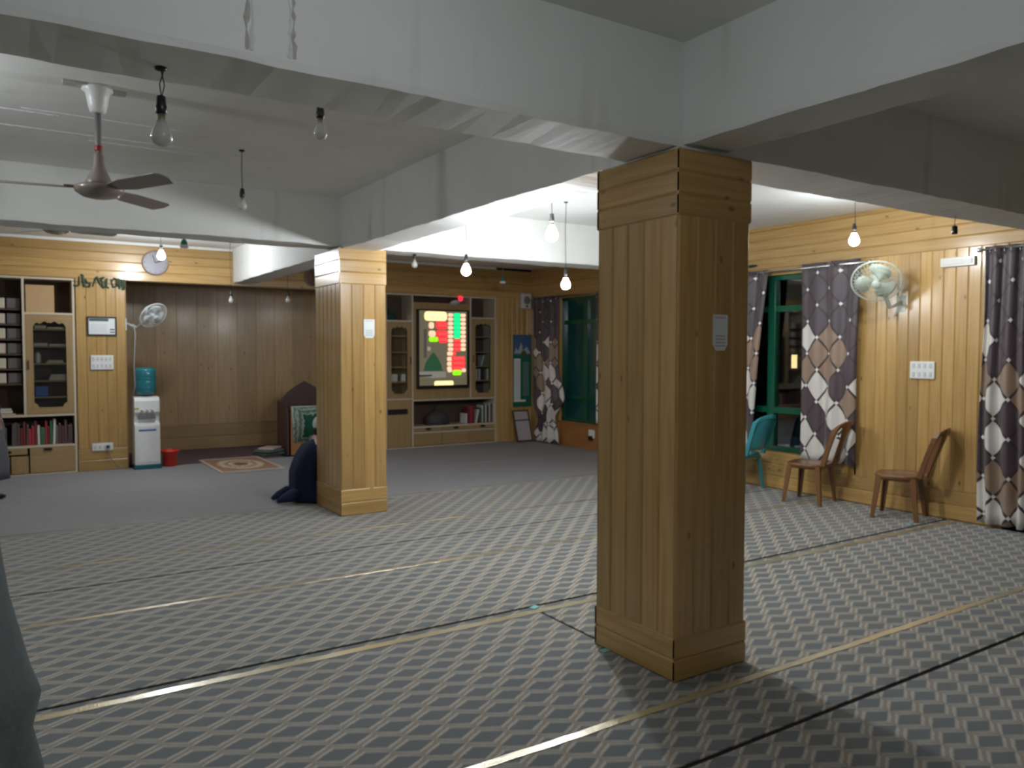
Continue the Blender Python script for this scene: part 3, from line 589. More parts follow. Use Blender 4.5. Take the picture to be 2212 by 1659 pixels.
hanging_bulb((6.058, 9.667, 2.52), 3.0, False, 'unlit lamp with a green holder over the display board shelves', holder='green')
t = thing('lamp_holder', 'empty black lamp holder hanging under the beam by the right wall', 'lamp holder', (5.567, 2.963, 2.53))
mb = MB(); mb.tube([(0, 0, 0), (0.008, 0, -0.03), (-0.004, 0, -0.06), (0, 0, -0.085)], 0.0025, 6); mb.build('cord', MT['cord'], t)
mb = MB(); mb.lathe((0, 0, -0.14), [(0.006, 0.06), (0.018, 0.052), (0.02, 0.01), (0.017, 0)], 14); mb.build('holder', MT['black'], t, smooth=True)

# ---------------------------------------------------------------- ceiling fans
def ceiling_fan(x, y, zc, zh, angs, label, body, blade_m, rl=0.56, canopy='plastic_w'):
    t = thing('ceiling_fan', label, 'ceiling fan', (x, y, zc)); H = zh-zc
    mb = MB(); mb.lathe((0, 0, 0), [(0.075, -0.004), (0.078, -0.02), (0.060, -0.035), (0.050, -0.09), (0.040, -0.135), (0.024, -0.14)], 28); mb.build('canopy', MT[canopy], t, smooth=True)
    mb = MB(); mb.tube([(0, 0, -0.13), (0, 0, H*0.55), (0.006, 0.004, H*0.62), (-0.002, 0, H+0.17)], 0.0165, 14); mb.build('rod', MT['grey_metal'], t, smooth=True)
    mb = MB(); mb.lathe((0, 0, H), [(0.018, 0.21), (0.026, 0.19), (0.028, 0.15), (0.034, 0.12), (0.058, 0.065), (0.072, 0.045), (0.07, 0.03)], 26); mb.build('motor_cone', body, t, smooth=True)
    mb = MB(); mb.lathe((0, 0, H), [(0.070, 0.034), (0.118, 0.024), (0.125, 0.010), (0.118, -0.008), (0.085, -0.030), (0.045, -0.040), (0.004, -0.042)], 36); mb.build('hub', body, t, smooth=True)
    mb = MB(); mb.lathe((0, 0, H), [(0.0185, 0.245), (0.0195, 0.24), (0.0195, 0.222), (0.0185, 0.217)], 16); mb.build('tape_band', MT['red_tape'], t, smooth=True)
    for a in angs:
        bl = bpy.data.objects.new('x', None); q = math.radians(a); Rz = Matrix.Rotation(q, 4, 'Z')
        mb = MB(); tl = math.radians(-15); outl = [(0.10, -0.030), (0.16, -0.045), (0.24, -0.058), (rl-0.03, -0.062), (rl, -0.05), (rl+0.012, 0.0), (rl-0.02, 0.055), (0.24, 0.058), (0.16, 0.040), (0.10, 0.026)]
        up = [Rz @ Vector((r_, y_*math.cos(tl), H+0.012 + y_*math.sin(tl)+0.002)) for r_, y_ in outl]; lo = [v - Vector((0, 0, 0.004)) for v in up]
        A = [mb.bm.verts.new(v) for v in up]; B_ = [mb.bm.verts.new(v) for v in lo]; n = len(A)
        fs = [mb.bm.faces.new(A), mb.bm.faces.new(B_[::-1])] + [mb.bm.faces.new((A[i], A[(i+1) % n], B_[(i+1) % n], B_[i])) for i in range(n)]; mb._fin(fs, 0.5)
        bo = mb.build('blade', blade_m, t); bpy.data.objects.remove(bl)
        mb = MB(); mb.tube([Rz @ Vector((0.06, 0, H+0.02)), Rz @ Vector((0.17, 0, H+0.020))], 0.013, 8, flat=0.35); mb.build('blade_bracket', body, bo)
    return t
ceiling_fan(0.446, 4.858, 3.0, 2.44, (-62, 47, 172), 'near ceiling fan with a white canopy and brown blades, hanging at the left', MT['brown_metal'], MT['brown_metal'])
mb = MB(); mb.box(-0.17, -0.04, -0.06, 0.02, -0.012, 0); mb.box(0.02, 0.14, 0.00, 0.07, -0.012, 0); o = mb.build('ceiling_patch', MT['scar'], loc=(0.45, 4.86, 3.0)); o['kind'] = 'structure'
ceiling_fan(0.46, 9.35, 3.0, 2.80, (8, 128, 248), 'distant ceiling fan seen edge on above the bookcase', MT['steel'], MT['fan_white'])

# ---------------------------------------------------------------- wall fans
def wall_fan(pos, nrm, rad, plate, pn, body, label, bladem):
    t = thing('wall_fan', label, 'fan', pos); P0 = Vector((0, 0, 0)); n = Vector(nrm).normalized(); pl = Vector(plate)-Vector(pos); pn = Vector(pn)
    q = Vector((0, 0, 1)).rotation_difference(n)
    def ring(r, h, tr, mb, k=32):
        mb.tube([q @ Vector((r*math.cos(2*PI*i/k), r*math.sin(2*PI*i/k), h)) for i in range(k+1)], tr, 6)
    mb = MB(); ring(rad, 0, 0.007, mb, 40)
    for r_, h in ((rad*0.86, 0.035), (rad*0.7, 0.05), (rad*0.5, 0.058), (rad*0.3, 0.06), (rad*0.86, -0.035), (rad*0.6, -0.055)): ring(r_, h, 0.0016, mb)
    for i in range(36):
        a = 2*PI*i/36; c_, s_ = math.cos(a), math.sin(a)
        mb.tube([q @ Vector((c_*r_, s_*r_, h)) for r_, h in ((rad, 0), (rad*0.93, 0.024), (rad*0.8, 0.043), (rad*0.5, 0.058), (rad*0.2, 0.062))], 0.0012, 4)
        mb.tube([q @ Vector((c_*r_, s_*r_, h)) for r_, h in ((rad, 0), (rad*0.9, -0.03), (rad*0.6, -0.055), (rad*0.3, -0.06))], 0.0012, 4)
    mb.build('cage', body, t)
    mb = MB(); mb.lathe((0, 0, 0), [(0.002, 0.070), (rad*0.15, 0.068), (rad*0.2, 0.060), (rad*0.2, 0.055)], 20, axis=n); mb.build('badge', body, t, smooth=True)
    for k in range(3):
        mb = MB(); rr_ = []
        for i in range(7):
            f = i/6; r_ = 0.03 + (rad*0.86-0.03)*f; half = math.radians(14+34*math.sin(PI*min(1, f*0.8+0.1))); c0 = 2*PI*k/3 + 0.3*f
            rr_.append([q @ Vector((r_*math.cos(c0+s_*half), r_*math.sin(c0+s_*half), -s_*0.018+o_)) for s_, o_ in ((-1, 0), (0, 0.004), (1, 0), (1, -0.003), (0, 0.001), (-1, -0.003))])
        mb.loft(rr_); mb.build('blade', bladem, t, smooth=True)
    mb = MB(); mb.lathe((0, 0, 0), [(0.02, 0.02), (0.032, 0.01), (0.032, -0.03), (0.055, -0.06), (0.06, -0.12), (0.045, -0.15), (0.01, -0.155)], 20, axis=n); mb.build('motor', body, t, smooth=True)
    m0 = q @ Vector((0, 0, -0.10))
    mb = MB(); mid = Vector((pl.x*0.55, pl.y*0.8, min(m0.z, pl.z)-0.05)); mb.tube([m0, m0+Vector((0, 0, -0.06)), mid, pl], [0.02, 0.022, 0.018, 0.02], 10); mb.build('bracket', body, t, smooth=True)
    mb = MB(); u_ = pn.cross(Vector(Z3)).normalized()
    for s0, s1, z0, z1 in ((-0.05, 0.05, -0.09, 0.07),): mb.prism([(s0, z0), (s1, z0), (s1, z1), (s0, z1)], pn*0.02, pl - pn*0.018, u_, Z3)
    mb.build('wall_plate', body, t, bevel=0.005)
    return t, pl
ft, _ = wall_fan((7.0, 4.452, 2.244), (-0.62, -0.36, -0.55), 0.222, (7.364, 4.42, 2.05), (-1, 0, 0), MT['fan_green'], 'pale green wall fan mounted on the pine wall beside the curtain', MT['fan_green'])
mb = MB(); mb.tube([(7.35, 4.45, 2.0), (7.345, 4.47, 1.95), (7.35, 4.49, 1.90)], 0.003, 6); o = mb.build('pull_cord', MT['plastic_w'], ft); o.matrix_parent_inverse = Matrix.Translation(-ft.location)
mb = MB(); mb.lathe((7.35, 4.47, 1.935), [(0.004, 0.012), (0.013, 0.0), (0.004, -0.012)], 12); o = mb.build('pull_knob', MT['plastic_w'], ft, smooth=True); o.matrix_parent_inverse = Matrix.Translation(-ft.location)
ft2, _ = wall_fan((1.64, 11.28, 2.035), (0.30, -0.55, -0.45), 0.185, (1.345, 11.56, 1.93), (1, 0, 0), MT['fan_white'], 'white wall fan on a bracket above the water dispenser', MT['fan_white'])
mb = MB(); mb.tube([(1.40, 11.30, 1.92), (1.415, 11.26, 1.80), (1.395, 11.25, 1.4), (1.40, 11.26, 1.1), (1.375, 11.30, 0.98), (1.365, 11.4, 0.9)], 0.008, 8); o = mb.build('fan_cable', MT['cord_grey'], ft2, smooth=True); o.matrix_parent_inverse = Matrix.Translation(-ft2.location)

# ---------------------------------------------------------------- round clocks on the frieze
def clock(x, z, r, label, dark=False):
    t = thing('wall_clock', label, 'clock', (x, VF-0.014, z))
    mb = MB(); mb.lathe((0, 0, 0), [(r, 0), (r*1.0, 0.03), (r*0.9, 0.045), (r*0.87, 0.02), (r*0.5, 0.02)], 40, axis=(0, -1, 0)); mb.build('rim', MT['brown_metal'], t, smooth=True)
    mb = MB(); mb.lathe((0, 0, 0), [(r*0.88, 0.0), (r*0.88, 0.024)], 40, axis=(0, -1, 0)); mb.build('face', plain('pale clock face' if not dark else 'brown clock face', (0.30, 0.29, 0.33, 1) if not dark else (0.16, 0.07, 0.04, 1), 0.4), t)
    mb = MB(); mb.tube([(0, -0.028, 0), (r*0.5, -0.028, r*0.2)], 0.006, 6); mb.tube([(0, -0.030, 0), (-r*0.2, -0.030, r*0.62)], 0.004, 6)
    for i in range(12):
        a = 2*PI*i/12; mb.tube([(r*0.76*math.cos(a), -0.026, r*0.76*math.sin(a)), (r*0.82*math.cos(a), -0.026, r*0.82*math.sin(a))], 0.004, 4)
    mb.build('hands_and_ticks', MT['ink'], t)
clock(1.70, 2.745, 0.165, 'large round wall clock on the pine boards behind the lit bulb at the left')
clock(3.86, 2.66, 0.13, 'round brown wall clock on the boards just left of the far pillar', True)
# paper calligraphy garland on the pine strip
t = thing('lettering_garland', 'strip of dark green cut out calligraphy across the top of the pine strip', 'decoration', (0.745, VF-0.016, 2.395))
def stroke(mb, pts, r=0.010):
    out = []
    for i in range(len(pts)-1):
        for k in range(4):
            f = k/4; out.append((pts[i][0]*(1-f)+pts[i+1][0]*f, 0, pts[i][1]*(1-f)+pts[i+1][1]*f))
    out.append((pts[-1][0], 0, pts[-1][1])); n = len(out)
    mb.tube([(x, -0.010, z) for x, _, z in out], [r*(0.5+0.8*math.sin(PI*min(1, (i+1)/n))) for i in range(n)], 6)
SH = [[[(0.0, 0.02), (0.03, 0.0), (0.07, 0.02), (0.07, 0.14)], [(0.09, 0.16), (0.12, 0.15), (0.11, 0.04)]],
      [[(0.0, 0.15), (0.01, 0.0), (0.05, 0.01)], [(0.03, 0.11), (0.05, 0.06), (0.09, 0.05), (0.08, 0.0), (0.04, 0.0)]],
      [[(0.0, 0.01), (0.04, 0.12), (0.06, 0.15), (0.09, 0.07), (0.13, 0.0)], [(0.10, 0.13), (0.16, 0.15), (0.10, 0.10), (0.16, 0.08)]],
      [[(0.0, 0.10), (0.02, 0.0), (0.05, 0.02), (0.05, 0.12)], [(0.07, 0.14), (0.06, 0.02), (0.10, 0.0)]],
      [[(0.0, 0.13), (0.03, 0.02), (0.08, 0.04), (0.09, 0.13), (0.04, 0.15), (0.02, 0.10)], [(0.11, 0.15), (0.11, 0.0)]],
      [[(0.0, 0.14), (0.0, 0.0)], [(0.03, 0.14), (0.03, 0.01)], [(0.06, 0.14), (0.06, 0.0), (0.02, 0.0)]]]
x = 0.0
for k, g in enumerate(SH):
    mb = MB()
    for st in g: stroke(mb, [(x+a*0.85, z_*0.92-0.004*k) for a, z_ in st], 0.0115)
    mb.build('letter', MT['calli'], t); x += 0.105
mb = MB(); mb.tube([(-0.02, 0, 0.06), (0.30, -0.001, 0.052), (0.61, 0, 0.035)], 0.004, 6); mb.build('string', MT['calli'], t)

# ---------------------------------------------------------------- cabinet helpers
def scallop(w_, h_, top=0.05):
    """door opening outline: rounded feet, ogee head"""
    p = [(-w_/2+0.05, -h_/2), (w_/2-0.05, -h_/2), (w_/2-0.035, -h_/2+0.035), (w_/2, -h_/2+0.06), (w_/2, h_/2-0.07), (w_/2-0.02, h_/2-0.03)]
    n = 18
    for i in range(n+1):
        f = i/n; x_ = (w_/2-0.045)*(1-2*f); c = abs(1-2*f)
        p.append((x_, h_/2 - 0.012 - 0.016*math.cos(c*PI*2.5) + (0.022*(1-c/0.12) if c < 0.12 else 0)))
    p += [(-w_/2+0.02, h_/2-0.03), (-w_/2, h_/2-0.07), (-w_/2, -h_/2+0.06), (-w_/2+0.035, -h_/2+0.035)]
    return p
def glass_door(parent, x0, x1, z0, z1, y, m=0.075, hside=1):
    W, H = x1-x0, z1-z0; cx, cz = (x0+x1)/2, (z0+z1)/2
    mb = MB(); mb.plate_hole([(-W/2, -H/2), (W/2, -H/2), (W/2, H/2), (-W/2, H/2)], scallop(W-2*m, H-2*m), (0, 0.02, 0), (cx, y, cz), X3, Z3)
    d = mb.build('door', MT['ply'], parent)
    mb = MB(); mb.box(x0+m-0.01, x1-m+0.01, y+0.012, y+0.015, z0+m-0.01, z1-m+0.01); mb.build('door_glass', MT['glass'], d)
    hx = x0+0.03 if hside < 0 else x1-0.03
    mb = MB(); mb.tube([(hx, y-0.002, cz-0.06), (hx, y-0.022, cz-0.045), (hx, y-0.022, cz+0.035), (hx, y-0.002, cz+0.05)], 0.007, 8); mb.build('handle', MT['black'], d, smooth=True)
    return d
def flat_door(parent, name, x0, x1, z0, z1, y, handle=None):
    mb = MB(); mb.box(x0+0.003, x1-0.003, y, y+0.02, z0+0.003, z1-0.003); d = mb.build(name, MT['ply'], parent, bevel=0.003)
    if handle:
        hx, hz = handle; mb = MB(); mb.prism([(-0.055, 0.0), (-0.035, 0.018), (0.035, 0.018), (0.055, 0), (0.03, -0.016), (-0.03, -0.016)], (0, -0.018, 0), (hx, y+0.002, hz), X3, Z3); mb.build('handle', MT['black'], d, bevel=0.003)
    return d
def boards(parent, name, lst, mat):
    mb = MB()
    for x0, x1, y0, y1, z0, z1 in lst: mb.box(x0, x1, y0, y1, z0, z1)
    return mb.build(name, mat, parent, bevel=0.0015, seg=1)
F = VF-0.004; E_ = 0.013  # cabinet front plane
# --- left bookcase, u -1.55..0.75
bc = thing('bookcase', 'built in oak bookcase with a scalloped glass door, left of the pine strip', 'bookcase', (0, 0, 0))
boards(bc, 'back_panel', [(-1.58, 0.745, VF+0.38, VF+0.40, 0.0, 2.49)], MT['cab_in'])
boards(bc, 'frame', [(x-E_, x+E_, F-0.004, VF+0.38, z0, z1) for x, z0, z1 in ((0.745-E_, 0.0, 2.49), (0.185, 0.77, 2.49), (-0.40, 0.0, 2.49), (-1.0, 0.0, 2.49), (-1.56, 0, 2.49))]
       + [(-1.57, 0.742, F-0.003, VF+0.38, z-E_, z+E_) for z in (0.012, 0.365, 0.755, 2.478)] + [(0.19, 0.742, F-0.003, VF+0.38, 2.035-E_, 2.035+E_)], MT['lam_edge'])
for z in (0.99, 1.195, 1.41, 1.63, 1.845): boards(bc, 'shelf', [(0.20, 0.73, VF+0.03, VF+0.37, z-0.018, z)], MT['ply'])
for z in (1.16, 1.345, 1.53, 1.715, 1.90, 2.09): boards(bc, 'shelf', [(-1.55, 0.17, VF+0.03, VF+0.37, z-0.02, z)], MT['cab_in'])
glass_door(bc, 0.199, 0.729, 0.772, 2.02, F-0.002, m=0.085, hside=-1)
flat_door(bc, 'drawer', 0.22, 0.72, 0.03, 0.352, F-0.002, (0.42, 0.325)); flat_door(bc, 'drawer', -0.38, 0.20, 0.27, 0.352, F-0.002, (-0.02, 0.31)); flat_door(bc, 'drawer', -0.98, -0.42, 0.27, 0.352, F-0.002, (-0.7, 0.31))
flat_door(bc, 'cupboard_door', 0.02, 0.21, 0.03, 0.255, F-0.002); flat_door(bc, 'cupboard_door', -0.38, 0.01, 0.03, 0.255, F-0.002); flat_door(bc, 'cupboard_door', -0.98, -0.42, 0.03, 0.255, F-0.002)
mb = MB(); mb.box(-0.001, 0.309, 0, 0.22, 0, 0.345); o = mb.build('cardboard_box', MT['cardboard'], bevel=0.004, loc=(0.215, VF+0.04, 2.049)); tag(o, 'tan cardboard box standing in the top opening of the bookcase', 'box')
def book(x, y, z, w_, d_, h_, mat, label, group, lean=0.0, flat=False):
    t = thing('book', label, 'book', (x, y, z), 0, group)
    mb = MB(); mb.box(0, w_, 0, d_, 0, h_); 
    if flat: mb.build('cover', mat, t, bevel=0.004)
    else:
        mb.build('cover', mat, t, bevel=min(0.004, w_*0.2))
    mb = MB()
    if flat: mb.box(0.004, w_-0.004, -0.001, d_-0.004, 0.004, h_-0.004)
    else: mb.box(w_*0.14, w_*0.86, 0.004, d_-0.002, 0.006, h_+0.0008)
    mb.build('pages', MT['cream_book'], t)
    t.rotation_euler = (0, lean, 0); return t
# stacked grey volumes on the open shelves
n_ = 0
for zi, z in enumerate((1.16, 1.345, 1.53, 1.715, 1.90, 2.09)):
    for k, x_ in enumerate((0.01, -0.155, -0.33)):
        t = thing('book', '%s on the %s open shelf' % (('dark grey volume beside the upright' if k == 0 else 'pale edged volume second from the upright' if k == 1 else 'dark grey volume third from the upright'), ('lowest', 'second lowest', 'third', 'fourth', 'fifth', 'topmost')[zi]), 'book', (x_, VF+0.06, z+0.001), 0, 'thick volumes on the open shelves')
        mb = MB(); mb.box(0, 0.15, 0, 0.24, 0, 0.13); mb.build('cover', MT['grey_book'] if k != 1 else MT['cream_book' if zi % 2 else 'pink_book'], t, bevel=0.01)
        mb = MB(); mb.box(0.01, 0.14, -0.001, 0.235, 0.012, 0.118); mb.build('pages', MT['grey_book'] if k != 1 else MT['cream_book'], t)
stk = ((-0.10, 0.12, 0.77, 0.035, 4), (-0.09, 0.10, 0.806, 0.03, 4), (-0.10, 0.12, 0.768+0.07, 0.02, 2))
for k, (x0, w_, z, h_, c) in enumerate(((-0.12, 0.20, 0.7695, 0.022, 6), (-0.12, 0.17, 0.793, 0.028, 4), (-0.11, 0.15, 0.8225, 0.024, 4))):
    book(x0, VF+0.03, z, w_, 0.2, h_, BOOK[c], ('bottom', 'middle', 'top')[k]+' book of the small flat stack at the foot of the open shelves', 'flat stack of books', flat=True)
# flat books inside the glass door
for k, (x0, w_, z, h_, c, lab) in enumerate(((0.30, 0.13, 1.846, 0.045, 2, 'grey book lying at the left of the top shelf behind the glass door'), (0.44, 0.22, 1.846, 0.022, 4, 'thin white book lying on the top shelf behind the glass door'),
      (0.29, 0.15, 1.631, 0.035, 4, 'white book lying at the left of the second shelf behind the glass door'), (0.46, 0.20, 1.631, 0.024, 4, 'thin white book lying at the right of the second shelf behind the glass door'),
      (0.42, 0.20, 1.411, 0.018, 4, 'lower of two white booklets on the middle shelf behind the glass door'), (0.44, 0.17, 1.430, 0.018, 4, 'upper of two white booklets on the middle shelf behind the glass door'),
      (0.45, 0.22, 1.196, 0.024, 4, 'bottom book of the white stack behind the glass door'), (0.46, 0.20, 1.221, 0.024, 4, 'middle book of the white stack behind the glass door'), (0.47, 0.19, 1.246, 0.02, 4, 'top book of the white stack behind the glass door'),
      (0.34, 0.26, 0.785, 0.05, 4, 'white book lying on the floor of the cabinet behind the glass door'))):
    book(x0, VF+0.06, z, w_, 0.2, h_, BOOK[c], lab, 'books behind the glass door', flat=True)
mb = MB(); mb.lathe((0, 0, 0), [(0.03, 0), (0.032, 0.01), (0.032, 0.10), (0.02, 0.12), (0.02, 0.135)], 16); tag(mb.build('glass_jar', MT['plastic_w2'], smooth=True, loc=(0.335, VF+0.12, 1.411)), 'small pale jar at the left of the middle shelf behind the glass door', 'jar')
mb = MB(); mb.box(0, 0.14, 0, 0.12, 0, 0.13); tag(mb.build('blue_box', MT['blue'], bevel=0.01, loc=(0.295, VF+0.07, 0.991)), 'bright blue box on the lower shelf behind the glass door', 'box')
# upright books
x_ = 0.03; seq = (2, 2, 3, 0, 0, 3, 1, 1, 0, 4, 5, 5, 1, 0, 5, 4, 2, 6, 6, 3, 6, 2)
nm = ('maroon', 'red', 'grey', 'brown', 'white', 'green', 'plum')
cnt = {}
ORD = ('first', 'second', 'third', 'fourth', 'fifth', 'sixth', 'seventh', 'eighth', 'ninth', 'tenth', 'eleventh')
place = lambda i: (ORD[i]+' from the left end') if i < 11 else (ORD[21-i]+' from the right end')
xs = -0.36; i = 0
for i, c in enumerate((3, 2, 0, 2, 3, 6, 2)):
    book(xs, VF+0.05, 0.379, 0.045, 0.2, 0.22+0.02*(i % 3), BOOK[c], '%s book upright on the low shelf, number %s from the left frame' % (nm[c], ('one', 'two', 'three', 'four', 'five', 'six', 'seven')[i]), 'upright books on the low shelf'); xs += 0.05
xs = 0.02; rnd = random.Random(5)
for i, c in enumerate(seq):
    w_ = rnd.choice((0.022, 0.028, 0.032, 0.026)); h_ = rnd.uniform(0.20, 0.30) + (0.03 if c == 4 else 0)
    book(xs+0.012, VF+0.05, 0.3795, w_, 0.2, h_, BOOK[c], '%s upright book, low bookcase shelf, %s' % (nm[c], place(i)), 'upright books on the low shelf', lean=0.0 if i % 5 else 0.03); xs += w_+0.0035

# pine strip furniture
def frame_on_wall(name, x0, x1, z0, z1, label, cat, y=VF-0.016, m_fr='black', bars=True, tilt=0):
    t = thing(name, label, cat, ((x0+x1)/2, y, z0)); W, H = x1-x0, z1-z0
    mb = MB(); fwid = 0.018; mb.plate_hole([(-W/2, 0), (W/2, 0), (W/2, H), (-W/2, H)], [(-W/2+fwid, fwid), (W/2-fwid, fwid), (W/2-fwid, H-fwid), (-W/2+fwid, H-fwid)], (0, -0.018, 0), (0, 0, 0), X3, Z3); mb.build('frame', MT[m_fr], t)
    mb = MB(); mb.box(-W/2+0.01, W/2-0.01, -0.008, -0.002, 0.01, H-0.01); mb.build('sheet', MT['paper'], t)
    if bars:
        mb = MB(); mb.box(-W/2+0.025, W*0.22, -0.009, -0.008, H-0.06, H-0.025); mb.box(W*0.26, W/2-0.025, -0.009, -0.008, H*0.30, H*0.36); mb.box(W*0.26, W/2-0.025, -0.009, -0.008, H*0.16, H*0.22); o = mb.build('printed_bars', plain('dark green print', (0.04, 0.10, 0.08, 1), 0.6), t)
        mb = MB()
        for k in range(7): mb.box(-W/2+0.035, W*0.18, -0.009, -0.008, 0.04+k*0.017, 0.043+k*0.017)
        mb.build('printed_lines', MT['paper_grey'], t)
    return t
frame_on_wall('framed_certificate', 0.880, 1.224, 1.765, 2.012, 'black framed white certificate hanging on the pine strip', 'frame')
def switchboard(name, label, origin, ax, out, W, H, n, rows_=1, plug=None):
    t = thing(name, label, 'switchboard' if plug is None else 'socket', origin); ax = Vector(ax); out = Vector(out)
    mb = MB(); mb.prism([(0, 0), (W, 0), (W, H), (0, H)], out*0.022, (0, 0, 0), ax, Z3); mb.build('plate', MT['plastic_w'], t, bevel=0.006)
    for r_ in range(rows_):
        for k in range(n):
            cx = W*(k+0.7)/(n+0.4); cz = H*(r_+0.5)/rows_; mb = MB(); mb.prism([(-0.013, -0.022), (0.013, -0.022), (0.013, 0.022), (-0.013, 0.022)], out*0.007, ax*cx + Vector((0, 0, cz)) + out*0.021, ax, Z3)
            mb.build('switch', MT['plastic_w2'], t, bevel=0.002)
    return t
switchboard('switchboard', 'white switchboard on the pine strip under the certificate', (0.912, VF-0.014, 1.325), X3, (0, -1, 0), 0.265, 0.185, 5, 2)
sk = switchboard('power_socket', 'long white power socket low on the pine strip with a black plug in it', (0.908, VF-0.014, 0.268), X3, (0, -1, 0), 0.245, 0.098, 4, 1, plug=1)
mb = MB(); mb.lathe((0.185, -0.022, 0.05), [(0.02, 0), (0.02, 0.03), (0.012, 0.045)], 14, axis=(0, -1, 0)); pg = mb.build('plug', MT['black'], sk, smooth=True)
mb = MB(); mb.tube([(0.185, -0.06, 0.045), (0.19, -0.075, 0.0), (0.215, -0.07, -0.10), (0.26, -0.06, -0.17), (0.31, -0.05, -0.235), (0.37, -0.05, -0.25), (0.45, -0.04, -0.252)], 0.006, 8); mb.build('cable', MT['brown_metal'], sk, smooth=True)

# --- water dispenser
wd = thing('water_dispenser', 'white water dispenser with a teal foot standing in front of the niche', 'water dispenser', (1.545, 11.29, 0.0095))
mb = MB(); mb.box(-0.165, 0.165, -0.02, 0.30, 0.0, 0.055); mb.build('base', MT['dteal'], wd, bevel=0.006)
mb = MB(); prof = [(-0.005, 0.055), (0.29, 0.055), (0.29, 0.955), (0.06, 0.955), (0.02, 0.94), (0.002, 0.90), (-0.004, 0.75), (0.03, 0.72), (0.05, 0.62), (0.0, 0.59), (-0.005, 0.56)]
mb.prism(prof, (0.31, 0, 0), (-0.155, 0, 0), Y3, Z3); mb.build('body', MT['plastic_w'], wd, bevel=0.010)
mb = MB(); mb.box(-0.105, 0.105, -0.004, 0.03, 0.665, 0.715); o = mb.build('tap_recess', MT['grey_metal'], wd, bevel=0.004); o['label'] = 'grey tap recess'
for x_ in (-0.06, 0.0, 0.06):
    mb = MB(); mb.lathe((x_, -0.004, 0.78), [(0.016, 0), (0.016, 0.03), (0.009, 0.036)], 12, axis=(0, -1, 0)); mb.tube([(x_, -0.02, 0.78), (x_, -0.024, 0.735)], 0.007, 8); mb.build('tap', MT['plastic_w2'], wd, smooth=True)
mb = MB(); mb.box(-0.105, 0.105, -0.018, 0.0, 0.508, 0.526); mb.build('handle_bar', MT['blue'], wd, bevel=0.003)
mb = MB(); mb.box(-0.125, 0.125, -0.011, -0.004, 0.09, 0.50); mb.build('lower_door', MT['plastic_w'], wd, bevel=0.003)
mb = MB(); mb.box(-0.15, -0.10, -0.008, -0.003, 0.792, 0.815); mb.build('sticker', plain('yellow sticker', (0.6, 0.5, 0.1, 1), 0.5), wd)
bt = thing('water_bottle', 'blue green water bottle upside down on the white dispenser', 'bottle', (1.545, 11.435, 0.966))
mb = MB(); mb.lathe((0, 0, 0), [(0.04, 0.002), (0.07, 0.012), (0.128, 0.04), (0.138, 0.07), (0.134, 0.10), (0.138, 0.13), (0.138, 0.20), (0.133, 0.225), (0.138, 0.25), (0.138, 0.34), (0.125, 0.37), (0.08, 0.385), (0.02, 0.38)], 32); mb.build('bottle_shell', MT['bottle'], bt, smooth=True)
for z_ in (0.115, 0.235):
    mb = MB(); mb.lathe((0, 0, z_), [(0.137, -0.012), (0.1405, 0.0), (0.137, 0.012)], 32, cap=False); mb.build('ring', MT['bottle'], bt, smooth=True)
bk = thing('bucket', 'red plastic bucket on the floor right of the water dispenser', 'bucket', (1.835, 11.42, 0.0125))
mb = MB(); mb.lathe((0, 0, 0), [(0.078, 0), (0.082, 0.005), (0.098, 0.20), (0.108, 0.205), (0.108, 0.22), (0.10, 0.222), (0.096, 0.205), (0.08, 0.012), (0.01, 0.01)], 28); mb.build('pail', MT['red'], bk, smooth=True)
mb = MB(); mb.lathe((0, 0, 0.19), [(0.098, 0), (0.125, 0.002), (0.126, 0.026), (0.10, 0.03)], 28, cap=False); mb.build('rim', MT['red'], bk, smooth=True)
mb = MB(); mb.tube([(0.112*math.cos(a), 0.112*math.sin(a)*0.4-0.085, 0.19-0.07*math.sin(a)) for a in [PI*i/12 for i in range(13)]], 0.0035, 6); mb.build('handle', MT['steel'], bk, smooth=True)

# --- pulpit stand in the niche
mn = thing('pulpit_chair', 'dark maroon pulpit seat with a pointed back, standing in the niche', 'pulpit', (3.95, 11.62, 0.0095))
def arch(w_, h0, h1, n=10):
    p = [(-w_, 0), (w_, 0), (w_, h0)]
    for i in range(1, n+1):
        f = i/n; p.append((w_*(1-f)**0.9 if f < 1 else 0, h0+(h1-h0)*(1-(1-f)**1.8)*0.86 + (h1-h0)*0.14*f**6))
    q = [(-x, z) for x, z in p[3:-1]][::-1]
    return p + q + [(-w_, h0)]
mb = MB(); mb.prism(arch(0.42, 0.74, 1.09), (0, 0.04, 0), (-0.02, 0.50, 0), X3, Z3); mb.build('backrest', MT['maroon'], mn, bevel=0.006)
for s_ in (-1, 1):
    mb = MB(); mb.prism([(0, 0), (0.52, 0), (0.52, 0.80), (0.06, 0.76), (0, 0.66)], (0.03, 0, 0), (s_*0.42-0.015-0.02, 0.0, 0), Y3, Z3); mb.build('side_panel', MT['maroon'], mn, bevel=0.004)
mb = MB(); mb.box(-0.42, 0.38, 0.02, 0.5, 0.68, 0.72); mb.build('seat_board', MT['maroon'], mn, bevel=0.004)
mb = MB(); mb.box(-0.40, 0.36, -0.01, 0.02, 0.0, 0.70); mb.build('front_panel', MT['orange_wood'], mn, bevel=0.004)
